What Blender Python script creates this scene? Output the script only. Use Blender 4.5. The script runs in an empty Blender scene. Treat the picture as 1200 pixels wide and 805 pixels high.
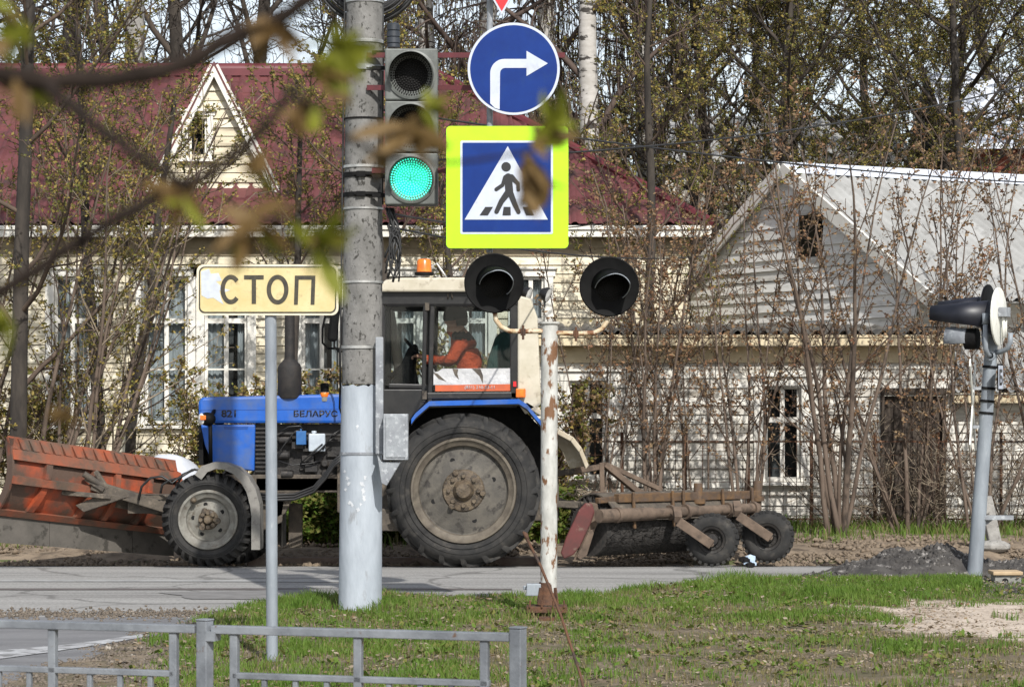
import bpy, math, random
import numpy as np
from mathutils import Vector, Matrix, noise
random.seed(11); RNG = np.random.default_rng(5)
PI = math.pi
scene = bpy.context.scene
COL = scene.collection
# camera model (pixels of the 1200-wide photograph): focal length 3000 px, eye 1.7 m, horizon at row 471
F, CX, HY, EYE = 3000.0, 600.0, 471.0, 1.7
def W(px, py, d): return Vector(((px-CX)/F*d, d, EYE+(HY-py)/F*d))
def G(px, py, z=0.0):
    d = F*(EYE-z)/(py-HY); return Vector(((px-CX)/F*d, d, z))
Z = Vector((0, 0, 1)); Xv = Vector((1, 0, 0)); Yv = Vector((0, 1, 0))

# ------------------------------------------------------------------ mesh helper
class MB:
    def __init__(s): s.v = []; s.f = []; s.m = []
    def add(s, vs, fs, m=0):
        o = len(s.v); s.v.extend(tuple(v) for v in vs)
        s.f.extend(tuple(i+o for i in f) for f in fs); s.m.extend([m]*len(fs)); return s
    def hexa(s, b, t, m=0):
        return s.add(list(b)+list(t), [(3,2,1,0),(4,5,6,7),(0,1,5,4),(1,2,6,5),(2,3,7,6),(3,0,4,7)], m)
    def box(s, c, size, R=None, m=0):
        x, y, z = size[0]/2, size[1]/2, size[2]/2; c = Vector(c)
        q = [Vector(p) for p in ((-x,-y,-z),(x,-y,-z),(x,y,-z),(-x,y,-z),(-x,-y,z),(x,-y,z),(x,y,z),(-x,y,z))]
        if R is not None: q = [R @ p for p in q]
        q = [p+c for p in q]; return s.hexa(q[:4], q[4:], m)
    def bb(s, x0, x1, y0, y1, z0, z1, m=0):
        return s.box(((x0+x1)/2,(y0+y1)/2,(z0+z1)/2), (abs(x1-x0),abs(y1-y0),abs(z1-z0)), None, m)
    def pb(s, px0, px1, py0, py1, d, depth, m=0):        # box whose front face fills a pixel rectangle at distance d
        a = W(px0, py1, d); b = W(px1, py0, d)
        return s.bb(a.x, b.x, d, d+depth, a.z, b.z, m)
    def bar(s, a, b, w, h, m=0, up=Z):
        a = Vector(a); b = Vector(b); t = (b-a).normalized()
        u = t.cross(up)
        if u.length < 1e-4: u = t.cross(Xv)
        u.normalize(); n = u.cross(t); u = u*w/2; n = n*h/2
        return s.hexa([a-u-n, a+u-n, a+u+n, a-u+n], [b-u-n, b+u-n, b+u+n, b-u+n], m)
    def tube(s, pts, r, n=8, m=0, cap=True):
        pts = [Vector(p) for p in pts]; k = len(pts)
        if not isinstance(r, (list, tuple)): r = [r]*k
        t0 = (pts[1]-pts[0]).normalized()
        u = t0.cross(Z if abs(t0.z) < .9 else Xv).normalized()
        vs = []
        cs = [(math.cos(2*PI*i/n), math.sin(2*PI*i/n)) for i in range(n)]
        for i in range(k):
            t = (pts[min(i+1,k-1)]-pts[max(i-1,0)])
            if t.length < 1e-9: t = t0
            t = t.normalized(); u = (u-t*u.dot(t))
            if u.length < 1e-5: u = t.orthogonal()
            u.normalize(); w = t.cross(u); p = pts[i]; ri = r[i]
            for c, sn in cs: vs.append((p.x+(u.x*c+w.x*sn)*ri, p.y+(u.y*c+w.y*sn)*ri, p.z+(u.z*c+w.z*sn)*ri))
        fs = [(i*n+j, i*n+(j+1)%n, (i+1)*n+(j+1)%n, (i+1)*n+j) for i in range(k-1) for j in range(n)]
        if cap: fs += [tuple(range(n-1,-1,-1)), tuple((k-1)*n+j for j in range(n))]
        return s.add(vs, fs, m)
    def lathe(s, prof, c, axis, n=32, m=0, a0=0, a1=2*PI, ref=None):
        c = Vector(c); ax = Vector(axis).normalized()
        u = Vector(ref) if ref is not None else (Z if abs(ax.z) < .9 else Xv)
        u = (u-ax*u.dot(ax)).normalized(); w = ax.cross(u)
        full = abs(a1-a0-2*PI) < 1e-6; nn = n if full else n+1
        vs = []
        for (r, h) in prof:
            for j in range(nn):
                a = a0+(a1-a0)*j/n; vs.append(c+ax*h+(u*math.cos(a)+w*math.sin(a))*r)
        fs = []
        for i in range(len(prof)-1):
            for j in range(n):
                j2 = (j+1) % nn if full else j+1
                fs.append((i*nn+j, i*nn+j2, (i+1)*nn+j2, (i+1)*nn+j))
        return s.add(vs, fs, m)
    def prism(s, pts, off, m=0):
        pts = [Vector(p) for p in pts]; off = Vector(off); k = len(pts)
        return s.add(pts+[p+off for p in pts], [tuple(range(k)), tuple(range(2*k-1,k-1,-1))]+[(i,i+k,(i+1)%k+k,(i+1)%k) for i in range(k)], m)
    def ball(s, c, r, n=12, m=0, sc=(1,1,1)):
        c = Vector(c); k = n//2; vs = []; fs = []
        for i in range(k+1):
            a = PI*i/k
            for j in range(n):
                b = 2*PI*j/n; vs.append((c.x+r*sc[0]*math.sin(a)*math.cos(b), c.y+r*sc[1]*math.sin(a)*math.sin(b), c.z+r*sc[2]*math.cos(a)))
        for i in range(k):
            for j in range(n): fs.append((i*n+j, (i+1)*n+j, (i+1)*n+(j+1)%n, i*n+(j+1)%n))
        return s.add(vs, fs, m)
    def build(s, name, mats, parent=None, smooth=False, bevel=0):
        me = bpy.data.meshes.new(name)
        off = parent_loc(parent)
        v = np.array(s.v, dtype=np.float32)-np.array(off, dtype=np.float32)
        me.from_pydata(v.tolist(), [], s.f)
        if not isinstance(mats, (list, tuple)): mats = [mats]
        for mm in mats: me.materials.append(mm)
        if len(mats) > 1: me.polygons.foreach_set('material_index', s.m)
        o = bpy.data.objects.new(name, me); COL.objects.link(o)
        if parent is not None: o.parent = parent
        if smooth:
            me.polygons.foreach_set('use_smooth', [True]*len(s.f))
            if smooth == 'auto':
                me.set_sharp_from_angle(angle=math.radians(38))
        me.validate()
        me.update()
        if bevel:
            b = o.modifiers.new('edge', 'BEVEL'); b.width = bevel; b.segments = 2; b.limit_method = 'ANGLE'
        return o
def parent_loc(o):
    l = Vector((0,0,0))
    while o is not None: l += o.location; o = o.parent
    return l
def tag(o, label=None, cat=None, group=None, kind=None):
    if label: o['label'] = label
    if cat: o['category'] = cat
    if group: o['group'] = group
    if kind: o['kind'] = kind
    return o
def empty(name, loc, label, cat, group=None):
    o = bpy.data.objects.new(name, None); COL.objects.link(o); o.location = loc; o.empty_display_size = .2
    return tag(o, label, cat, group)
def text_obj(name, body, mat, parent, loc, height, xdir=Xv, normal=-Yv, extrude=.002, bold=0.0, sx=1.0):
    cu = bpy.data.curves.new(name+'_c', 'FONT'); cu.body = body; cu.size = 1; cu.extrude = 0; cu.offset = bold; cu.align_x = 'CENTER'; cu.align_y = 'CENTER'
    tmp = bpy.data.objects.new('tmp', cu); COL.objects.link(tmp)
    bpy.context.view_layer.update()
    dg = bpy.context.evaluated_depsgraph_get()
    me = bpy.data.meshes.new_from_object(tmp.evaluated_get(dg))
    bpy.data.objects.remove(tmp)
    vs = [v.co.copy() for v in me.vertices]
    ys = [v.y for v in vs]; xs = [v.x for v in vs]; k = height/(max(ys)-min(ys)); cx = (max(xs)+min(xs))/2; cy = (max(ys)+min(ys))/2
    n = Vector(normal).normalized(); xd = Vector(xdir).normalized(); yd = n.cross(xd)
    off = parent_loc(parent); loc = Vector(loc)
    for v in me.vertices:
        v.co = loc+xd*((v.co.x-cx)*k*sx)+yd*((v.co.y-cy)*k)+n*extrude-off
    me.name = name; me.materials.clear(); me.materials.append(mat)
    o = bpy.data.objects.new(name, me); COL.objects.link(o); o.parent = parent
    so = o.modifiers.new('solid', 'SOLIDIFY'); so.thickness = extrude*.8; so.offset = 0
    return o

# ------------------------------------------------------------------ materials
def pm(name, c1, c2=None, scale=8, rough=.7, metal=0, bump=0, bscale=None, c3=None, s3=3, t3=(.55,.62), stretch=(1,1,1), lo=.38, hi=.62, spec=.5, rvar=0, bdist=.02):
    m = bpy.data.materials.new(name); m.use_nodes = True; nt = m.node_tree; N = nt.nodes; L = nt.links
    b = N['Principled BSDF']; b.inputs['Roughness'].default_value = rough; b.inputs['Metallic'].default_value = metal
    b.inputs['Specular IOR Level'].default_value = spec
    tc = N.new('ShaderNodeTexCoord'); mp = N.new('ShaderNodeMapping'); mp.inputs['Scale'].default_value = stretch
    L.new(tc.outputs['Object'], mp.inputs['Vector'])
    def nz(sc, det=7):
        t = N.new('ShaderNodeTexNoise'); t.inputs['Scale'].default_value = sc; t.inputs['Detail'].default_value = det; t.inputs['Roughness'].default_value = .62
        L.new(mp.outputs['Vector'], t.inputs['Vector']); return t
    def mr(src, a, c):
        r = N.new('ShaderNodeMapRange'); r.inputs['From Min'].default_value = a; r.inputs['From Max'].default_value = c
        L.new(src, r.inputs['Value']); return r.outputs['Result']
    def mix(fac, a, bb):
        x = N.new('ShaderNodeMix'); x.data_type = 'RGBA'; L.new(fac, x.inputs['Factor'])
        for i, val in ((6, a), (7, bb)):
            if isinstance(val, tuple): x.inputs[i].default_value = (*val, 1)
            else: L.new(val, x.inputs[i])
        return x.outputs[2]
    col = c1
    if c2 is not None:
        t = nz(scale); col = mix(mr(t.outputs['Fac'], lo, hi), c1, c2)
        if rvar:
            rr = N.new('ShaderNodeMapRange'); rr.inputs['To Min'].default_value = max(0, rough-rvar); rr.inputs['To Max'].default_value = min(1, rough+rvar)
            rr.inputs['From Min'].default_value = .35; rr.inputs['From Max'].default_value = .65
            L.new(t.outputs['Fac'], rr.inputs['Value']); L.new(rr.outputs['Result'], b.inputs['Roughness'])
    if c3 is not None:
        t = nz(s3); col = mix(mr(t.outputs['Fac'], *t3), col, c3)
    if isinstance(col, tuple): b.inputs['Base Color'].default_value = (*col, 1)
    else: L.new(col, b.inputs['Base Color'])
    if bump:
        t = nz(bscale or scale*4); bn = N.new('ShaderNodeBump'); bn.inputs['Strength'].default_value = bump; bn.inputs['Distance'].default_value = bdist
        L.new(t.outputs['Fac'], bn.inputs['Height']); L.new(bn.outputs['Normal'], b.inputs['Normal'])
    m['col'] = 0
    return m
def leafmat(name, c1, c2, trans=.35):
    m = pm(name, c1, c2, scale=2.2, rough=.6, spec=.25)
    nt = m.node_tree; N = nt.nodes; L = nt.links; b = N['Principled BSDF']; out = N['Material Output']
    tr = N.new('ShaderNodeBsdfTranslucent'); mx = N.new('ShaderNodeMixShader'); mx.inputs[0].default_value = trans
    src = b.inputs['Base Color'].links[0].from_socket
    L.new(src, tr.inputs['Color']); L.new(b.outputs[0], mx.inputs[1]); L.new(tr.outputs[0], mx.inputs[2]); L.new(mx.outputs[0], out.inputs['Surface'])
    return m
def glassmat(name, tint=(.85,.9,.9), rough=.03):
    m = bpy.data.materials.new(name); m.use_nodes = True; nt = m.node_tree; N = nt.nodes; L = nt.links; out = N['Material Output']
    N.remove(N['Principled BSDF'])
    t = N.new('ShaderNodeBsdfTransparent'); t.inputs['Color'].default_value = (*tint, 1)
    g = N.new('ShaderNodeBsdfGlossy'); g.inputs['Roughness'].default_value = rough
    f = N.new('ShaderNodeFresnel'); f.inputs['IOR'].default_value = 1.28
    mx = N.new('ShaderNodeMixShader'); L.new(f.outputs[0], mx.inputs[0]); L.new(t.outputs[0], mx.inputs[1]); L.new(g.outputs[0], mx.inputs[2]); L.new(mx.outputs[0], out.inputs['Surface'])
    return m
def emat(name, c, st):
    m = pm(name, c, rough=.3); b = m.node_tree.nodes['Principled BSDF']; b.inputs['Emission Color'].default_value = (*c, 1); b.inputs['Emission Strength'].default_value = st; return m

M = {}
M['steel'] = pm('painted_grey_steel', (.27,.29,.31), (.17,.18,.2), scale=6, rough=.45, c3=(.36,.38,.4), s3=22, bump=.15, bscale=60, rvar=.12)
M['fence'] = pm('fence_grey_paint', (.2,.215,.235), (.115,.125,.14), scale=7, rough=.45, c3=(.1,.06,.04), s3=17, t3=(.63,.69), bump=.15, bscale=90)
M['post_steel'] = pm('dull_galvanised_post', (.25,.28,.31), (.17,.19,.215), scale=7, rough=.5, c3=(.34,.36,.38), s3=25, t3=(.6,.7), stretch=(1,1,.25), bump=.1)
M['galv'] = pm('galvanised_strap', (.5,.5,.48), (.3,.3,.29), scale=14, rough=.4, metal=.5)
M['black'] = pm('black_paint', (.003,.003,.0032), (.006,.006,.006), scale=10, rough=.65, spec=.12)
M['blackm'] = pm('matte_black', (.004,.004,.0045), (.01,.0095,.009), scale=20, rough=.8, spec=.2)
M['cable'] = pm('black_cable', (.012,.012,.013), (.03,.03,.03), scale=12, rough=.5)
M['tl_house'] = pm('grey_green_signal_housing', (.13,.14,.13), (.085,.09,.083), scale=9, rough=.5, c3=(.2,.21,.19), s3=30, t3=(.6,.72))
M['lens_dark'] = pm('dark_lens', (.004,.004,.004), (.007,.007,.007), scale=30, rough=.6, spec=.15)
M['led_off'] = pm('unlit_led', (.01,.009,.008), rough=.5, spec=.2)
M['led_on'] = emat('lit_green_led', (.08,1,.72), 1.5)
M['led_base'] = emat('green_lens_glow', (.0,.38,.29), .5)
M['sign_blue'] = pm('sign_blue_film', (.0025,.023,.15), (.0035,.029,.18), scale=5, rough=.42, spec=.2, c3=(.008,.034,.15), s3=9, t3=(.55,.75))
M['sign_white'] = pm('sign_white_film', (.5,.54,.62), (.44,.48,.56), scale=6, rough=.45, spec=.3, c3=(.34,.36,.4), s3=7, t3=(.56,.74))
M['sign_black'] = pm('sign_black_film', (.012,.012,.014), rough=.4)
M['sign_lime'] = pm('fluorescent_lime_film', (.37,.74,.0), (.41,.78,.0), scale=4, rough=.45)
M['sign_red'] = pm('sign_red_film', (.55,.01,.02), (.6,.015,.02), scale=4, rough=.4)
M['sign_back'] = pm('sign_back_metal', (.4,.41,.42), (.32,.33,.34), scale=8, rough=.45, metal=.4)
M['dark_red'] = pm('dark_red_bracket', (.12,.02,.025), (.08,.015,.02), scale=9, rough=.6)
M['stop_yellow'] = pm('faded_yellow_film', (.5,.41,.19), (.58,.5,.27), scale=7, rough=.5, c3=(.38,.29,.14), s3=14, t3=(.55,.7), bump=.05)
M['stop_peel'] = pm('bare_peeled_metal', (.5,.54,.58), (.42,.45,.5), scale=18, rough=.5)
M['stop_ink'] = pm('worn_black_ink', (.022,.02,.015), (.05,.042,.025), scale=30, rough=.55)
M['cream_rim'] = pm('cream_sign_rim', (.68,.62,.48), (.55,.5,.38), scale=20, rough=.5)
M['rr_white'] = pm('chipped_white_paint', (.36,.36,.335), (.5,.5,.47), scale=9, rough=.6, c3=(.15,.072,.032), s3=7.5, t3=(.535,.58), stretch=(1.6,1.6,.7), bump=.25, bscale=20)
M['rust'] = pm('rusty_steel', (.06,.03,.018), (.115,.052,.025), scale=14, rough=.85, c3=(.04,.026,.02), s3=5, bump=.4, bscale=50)
M['rust_cream'] = pm('rusty_cream_pipe', (.42,.3,.16), (.56,.48,.36), scale=16, rough=.65, c3=(.17,.07,.028), s3=12, t3=(.49,.56))
M['white_plate'] = pm('dirty_white_enamel', (.72,.72,.67), (.62,.62,.56), scale=9, rough=.5, c3=(.2,.17,.12), s3=18, t3=(.63,.72))
M['navy'] = pm('navy_black_hood', (.006,.007,.012), (.011,.012,.02), scale=9, rough=.45, c3=(.3,.33,.38), s3=40, t3=(.7,.78))
M['rubber'] = pm('dusty_tyre_rubber', (.011,.011,.011), (.026,.0245,.0225), scale=7, rough=.85, c3=(.06,.054,.046), s3=9, t3=(.55,.78), bump=.5, bscale=45, bdist=.01)
M['rim_dark'] = pm('muddy_rim', (.062,.057,.049), (.1,.09,.074), scale=6, rough=.75, c3=(.035,.031,.027), s3=9, bump=.3, bscale=40)
M['rim_beige'] = pm('dirty_beige_rim_flange', (.125,.106,.08), (.08,.066,.05), scale=9, rough=.7, bump=.2, bscale=40)
M['rim_grey'] = pm('pale_grey_rim', (.2,.195,.17), (.14,.13,.11), scale=11, rough=.65, c3=(.08,.066,.048), s3=14, t3=(.56,.7), bump=.25, bscale=40)
M['hub'] = pm('oily_brown_hub', (.075,.054,.035), (.12,.09,.055), scale=16, rough=.6, c3=(.04,.03,.02), s3=18, t3=(.5,.6), bump=.4, bscale=50)
M['hole'] = pm('dark_hole', (.004,.004,.004), rough=.9)
M['blue'] = pm('tractor_blue_paint', (.004,.075,.36), (.006,.09,.41), scale=5, rough=.42, c3=(.075,.11,.19), s3=3.6, t3=(.46,.74), rvar=.12, bump=.04, bscale=6)
M['cab_black'] = pm('cab_black_paint', (.007,.007,.0075), (.015,.0145,.014), scale=9, rough=.42, c3=(.04,.037,.033), s3=13, t3=(.6,.75))
M['cab_beige'] = pm('dusty_beige_cab_paint', (.5,.46,.37), (.42,.38,.29), scale=5, rough=.6, c3=(.27,.23,.17), s3=9, t3=(.56,.7))
M['engine'] = pm('oily_engine_metal', (.009,.008,.008), (.024,.021,.018), scale=9, rough=.65, c3=(.07,.055,.045), s3=17, t3=(.6,.72), bump=.3)
M['chassis'] = pm('dirty_chassis', (.05,.042,.035), (.1,.083,.063), scale=8, rough=.85, c3=(.16,.13,.1), s3=12, t3=(.58,.7), bump=.4)
M['fender_grey'] = pm('dusty_grey_fender', (.14,.135,.122), (.2,.19,.172), scale=6, rough=.75, c3=(.12,.11,.1), s3=13)
M['beige_flap'] = pm('dusty_beige_mudguard', (.42,.37,.28), (.33,.28,.2), scale=7, rough=.8, c3=(.5,.46,.38), s3=5)
M['orange_lens'] = pm('amber_lens', (.75,.2,.02), (.6,.13,.015), scale=14, rough=.25)
M['lamp_glass'] = pm('headlamp_lens', (.55,.55,.52), (.75,.75,.72), scale=30, rough=.15)
M['glass'] = glassmat('cab_glass', (.84,.87,.87))
M['win_glass'] = glassmat('window_glass', (.8,.85,.87), .05)
M['jacket'] = pm('orange_work_jacket', (.52,.07,.018), (.4,.05,.013), scale=9, rough=.85, bump=1, bscale=9, bdist=.09)
M['dark_cloth'] = pm('dark_knit', (.005,.005,.006), (.01,.01,.011), scale=25, rough=.9)
M['green_cloth'] = pm('dark_green_cloth', (.02,.05,.045), (.03,.075,.065), scale=8, rough=.9, bump=.3, bscale=16, bdist=.03)
M['skin'] = pm('skin', (.45,.25,.17), (.4,.21,.14), scale=12, rough=.55)
M['white_sheet'] = pm('white_sheet', (.5,.5,.5), (.38,.38,.38), scale=7, rough=.6, bump=.6, bscale=9, bdist=.05)
M['red_sheet'] = pm('orange_red_sheet', (.5,.1,.03), (.42,.085,.03), scale=9, rough=.6)
M['plough'] = pm('weathered_orange_blade', (.36,.062,.018), (.22,.045,.018), scale=3.5, rough=.65, c3=(.075,.046,.032), s3=1.9, t3=(.4,.56), bump=.25, bscale=25)
M['plough_dirty'] = pm('muddy_blade_bar', (.26,.062,.025), (.11,.065,.043), scale=2.2, rough=.75, c3=(.07,.052,.038), s3=4, t3=(.48,.64), bump=.3, bscale=25)
M['blade_rubber'] = pm('muddy_rubber_strip', (.07,.064,.055), (.1,.09,.078), scale=4, rough=.9, c3=(.04,.036,.03), s3=7, bump=.3)
M['sweeper'] = pm('rusty_ochre_frame', (.13,.072,.03), (.065,.042,.027), scale=8, rough=.8, c3=(.075,.05,.035), s3=7, t3=(.5,.62), bump=.35, bscale=30)
M['sweeper_dust'] = pm('dusty_cover', (.14,.1,.072), (.085,.06,.043), scale=7, rough=.85, c3=(.05,.036,.026), s3=10, t3=(.56,.7), bump=.3)
M['oxblood'] = pm('oxblood_end_plate', (.1,.022,.02), (.065,.02,.017), scale=6, rough=.7, c3=(.16,.12,.09), s3=9, t3=(.58,.72))
M['bristle'] = pm('black_bristle', (.02,.019,.018), (.045,.04,.036), scale=30, rough=.9)
M['clap_cream'] = pm('cream_clapboard', (.66,.6,.46), (.55,.49,.36), scale=4, rough=.75, c3=(.38,.33,.24), s3=5, t3=(.54,.7), stretch=(.4,.4,3))
M['clap_gable_brightened'] = pm('brightened_gable_boarding', (.8,.79,.76), (.68,.67,.64), scale=3, rough=.8, c3=(.45,.43,.39), s3=6, t3=(.56,.72), stretch=(.5,.5,3))  # whitish boards, lightened in colour to offset the shade on this gable
M['clap_pale'] = pm('pale_weathered_clapboard', (.6,.575,.52), (.47,.445,.395), scale=4, rough=.8, c3=(.3,.27,.22), s3=5, t3=(.52,.68), stretch=(.4,.4,3))
M['trim'] = pm('white_trim_paint', (.72,.7,.65), (.62,.6,.54), scale=5, rough=.65, c3=(.45,.42,.36), s3=9, t3=(.6,.75))
M['trim_cream'] = pm('cream_trim', (.62,.53,.36), (.52,.43,.28), scale=5, rough=.7)
M['soffit'] = pm('weathered_soffit', (.3,.25,.17), (.22,.18,.12), scale=6, rough=.85)
M['roof_red'] = pm('red_metal_tile', (.095,.027,.029), (.14,.045,.045), scale=1.6, rough=.6, c3=(.055,.027,.025), s3=2.2, t3=(.5,.66))
M['ridge_red'] = pm('red_ridge_cap', (.1,.019,.024), (.13,.026,.03), scale=2, rough=.45)
M['slate'] = pm('grey_corrugated_slate', (.36,.36,.35), (.27,.27,.26), scale=1.6, rough=.9, c3=(.16,.155,.145), s3=4, t3=(.56,.72))
M['ridge_pale'] = pm('pale_tin_ridge', (.62,.66,.74), (.54,.58,.66), scale=3, rough=.4)
M['room'] = pm('dark_room', (.04,.042,.044), (.075,.075,.072), scale=3, rough=.9)
M['curtain'] = pm('grey_lace_curtain', (.36,.37,.37), (.22,.23,.23), scale=6, rough=.9, stretch=(4,4,.4))
M['door'] = pm('dark_weathered_door', (.035,.026,.02), (.06,.045,.033), scale=5, rough=.85, stretch=(4,4,.5))
M['concrete'] = pm('rough_concrete', (.3,.29,.27), (.22,.21,.195), scale=9, rough=.9, c3=(.1,.095,.085), s3=28, t3=(.6,.66), bump=.5, bscale=30)
M['bark'] = pm('dark_bark', (.022,.018,.015), (.055,.045,.036), scale=6, rough=.95, stretch=(1,1,.3), bump=.6, bscale=14)
M['bark_grey'] = pm('grey_brown_stem_bark', (.085,.06,.044), (.135,.1,.076), scale=7, rough=.9, stretch=(1,1,.3), c3=(.045,.033,.025), s3=5)
M['twig'] = pm('brown_twig', (.06,.04,.028), (.1,.07,.05), scale=3, rough=.85)
M['twig_dark'] = pm('dark_twig', (.035,.027,.021), (.065,.05,.038), scale=2, rough=.9)
M['twig_pale'] = pm('pale_twig', (.17,.135,.095), (.24,.195,.14), scale=3, rough=.85)
M['birch'] = pm('birch_bark', (.45,.43,.4), (.34,.32,.29), scale=4, rough=.8, c3=(.04,.035,.03), s3=3.2, t3=(.54,.58), stretch=(1,1,2.6))
M['bud_yellow'] = leafmat('yellow_green_bud', (.36,.27,.075), (.26,.21,.06))
M['bud_red'] = leafmat('russet_bud', (.25,.125,.075), (.3,.19,.1))
M['bud_olive'] = leafmat('olive_bud', (.19,.19,.05), (.13,.14,.035))
M['bud_tan'] = leafmat('dry_tan_seed', (.3,.21,.12), (.22,.15,.085))
M['leaf_young'] = leafmat('young_leaf', (.21,.22,.022), (.15,.17,.02), .42)
M['leaf_brown'] = leafmat('bud_scale_brown', (.14,.085,.033), (.19,.125,.045), .3)
M['grass'] = leafmat('grass_green', (.09,.165,.022), (.13,.195,.033), .32)
M['grass_dry'] = leafmat('grass_dry_olive', (.15,.135,.055), (.24,.2,.1), .3)
M['branch_near'] = pm('purple_brown_bark', (.015,.011,.009), (.03,.022,.018), scale=60, rough=.9, spec=.1)
M['litter'] = pm('dry_leaf_litter', (.17,.13,.085), (.3,.25,.19), scale=3, rough=.9)
M['stone'] = pm('brown_gravel', (.16,.13,.1), (.085,.07,.055), scale=5, rough=.95, c3=(.32,.29,.25), s3=9, t3=(.6,.7))
M['stone_dark'] = pm('dark_crushed_stone', (.035,.032,.03), (.065,.06,.055), scale=7, rough=.9, c3=(.24,.225,.21), s3=9, t3=(.56,.64))
M['clod'] = pm('brown_earth_clod', (.13,.098,.068), (.2,.155,.11), scale=5, rough=.95)

# boards of one wall weathered a little differently
def variants(base, cols):
    out = [M[base]]
    for i, (a, c, d) in enumerate(cols): out.append(pm(base+'_board_%d' % (i+2), a, c, scale=4, rough=.8, c3=d, s3=4.3+i, t3=(.5, .68), stretch=(.4,.4,3)))
    return out
MC = {'clap_cream': variants('clap_cream', [((.6,.54,.4),(.48,.42,.3),(.3,.25,.18)), ((.7,.65,.52),(.6,.54,.42),(.42,.37,.28))]),
      'clap_pale': variants('clap_pale', [((.52,.5,.45),(.4,.375,.33),(.24,.215,.175)), ((.66,.64,.59),(.55,.53,.47),(.36,.33,.28))]),
      'clap_gable_brightened': variants('clap_gable_brightened', [((.7,.69,.65),(.56,.55,.52),(.36,.34,.3)), ((.84,.83,.8),(.74,.73,.7),(.5,.48,.44))])}  # gable variants carry the same added brightness, tone still random per board
# ------------------------------------------------------------------ world, sun, camera
wd = bpy.data.worlds.new('World'); scene.world = wd; wd.use_nodes = True
SUN = Vector((.22, -.77, .67)).normalized()
nt = wd.node_tree; bg = nt.nodes['Background']; sky = nt.nodes.new('ShaderNodeTexSky'); sky.sky_type = 'NISHITA'; sky.sun_disc = False
sky.sun_elevation = math.asin(SUN.z); sky.sun_rotation = math.atan2(SUN.x, SUN.y); sky.dust_density = 1.2; sky.air_density = 1.0; sky.ozone_density = 1.5
hs = nt.nodes.new('ShaderNodeHueSaturation'); hs.inputs['Saturation'].default_value = .45; hs.inputs['Value'].default_value = 1.2; nt.links.new(sky.outputs[0], hs.inputs['Color']); nt.links.new(hs.outputs[0], bg.inputs[0]); bg.inputs[1].default_value = .115
sl = bpy.data.lights.new('sun', 'SUN'); sl.energy = 4.2; sl.angle = math.radians(.6); sl.color = (1, .965, .91)
so = bpy.data.objects.new('sun', sl); COL.objects.link(so); so.rotation_euler = SUN.to_track_quat('Z', 'Y').to_euler(); so.location = (20, -20, 30)
cam = bpy.data.cameras.new('camera'); co = bpy.data.objects.new('camera', cam); COL.objects.link(co); scene.camera = co
co.location = (0, 0, EYE); co.rotation_euler = (math.radians(90), 0, 0); cam.sensor_width = 36; cam.lens = 90; cam.shift_y = 68.5/1200
cam.clip_start = .05; cam.clip_end = 2000
cam.dof.use_dof = True; cam.dof.focus_distance = 19.5; cam.dof.aperture_fstop = 16
scene.view_settings.view_transform = 'Standard'; scene.view_settings.look = 'None'; scene.view_settings.exposure = .33; scene.view_settings.gamma = 1; scene.view_settings.use_curve_mapping = False
scene.cycles.max_bounces = 5; scene.cycles.diffuse_bounces = 3; scene.cycles.transparent_max_bounces = 8; scene.cycles.sample_clamp_indirect = 6

# ------------------------------------------------------------------ ground, road, verge
def gz(y):
    return float(np.interp(y, [0, 26.2, 28.05, 28.2, 28.3, 30, 33, 40], [0, 0, -.1, -.1, .03, .05, .1, .1]))
def sheet(name, xs, ys, zf, mat, smooth=True):
    b = MB(); n = len(xs)
    for y in ys:
        for x in xs: b.v.append((x, y, zf(x, y)))
    for j in range(len(ys)-1):
        for i in range(n-1): b.f.append((j*n+i, j*n+i+1, (j+1)*n+i+1, (j+1)*n+i)); b.m.append(0)
    return tag(b.build(name, mat, None, smooth), kind='structure')
g_mat = pm('ground_soil_and_turf', (.07,.085,.025), (.13,.1,.065), scale=.5, rough=.95)
sheet('ground', [-400,-60,-20,-9,0,9,20,60,400], [-60,4,12,20,26.2,28.05,28.2,28.3,28.6,30,33,50,120,600],
      lambda x, y: gz(y)-.04-(0 if y < 28.15 else .05), g_mat)
road_mat = pm('dusty_worn_asphalt', (.29,.283,.27), (.215,.21,.2), scale=1.1, rough=.85, c3=(.15,.143,.135), s3=1.1, t3=(.57,.7), stretch=(.12,2.2,1), bump=.1, bscale=60, bdist=.006)
_n = road_mat.node_tree.nodes; _l = road_mat.node_tree.links; _b = _n['Principled BSDF']; _src = _b.inputs['Base Color'].links[0].from_socket
_tc = _n.new('ShaderNodeTexCoord'); _wn = _n.new('ShaderNodeTexNoise'); _wn.inputs['Scale'].default_value = 1.3; _wn.inputs['Detail'].default_value = 6; _l.new(_tc.outputs['Object'], _wn.inputs['Vector'])
_va = _n.new('ShaderNodeVectorMath'); _va.operation = 'MULTIPLY_ADD'; _va.inputs[1].default_value = (.9,.9,0); _l.new(_wn.outputs['Color'], _va.inputs[0]); _l.new(_tc.outputs['Object'], _va.inputs[2])
_vo = _n.new('ShaderNodeTexVoronoi'); _vo.feature = 'DISTANCE_TO_EDGE'; _vo.inputs['Scale'].default_value = .42; _l.new(_va.outputs[0], _vo.inputs['Vector'])
_mr = _n.new('ShaderNodeMapRange'); _mr.inputs['From Min'].default_value = .006; _mr.inputs['From Max'].default_value = .02; _mr.inputs['To Min'].default_value = .5; _mr.inputs['To Max'].default_value = 0; _l.new(_vo.outputs['Distance'], _mr.inputs['Value'])
_mx = _n.new('ShaderNodeMix'); _mx.data_type = 'RGBA'; _mx.inputs[7].default_value = (.05,.047,.043,1); _l.new(_mr.outputs['Result'], _mx.inputs['Factor']); _l.new(_src, _mx.inputs[6])
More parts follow.
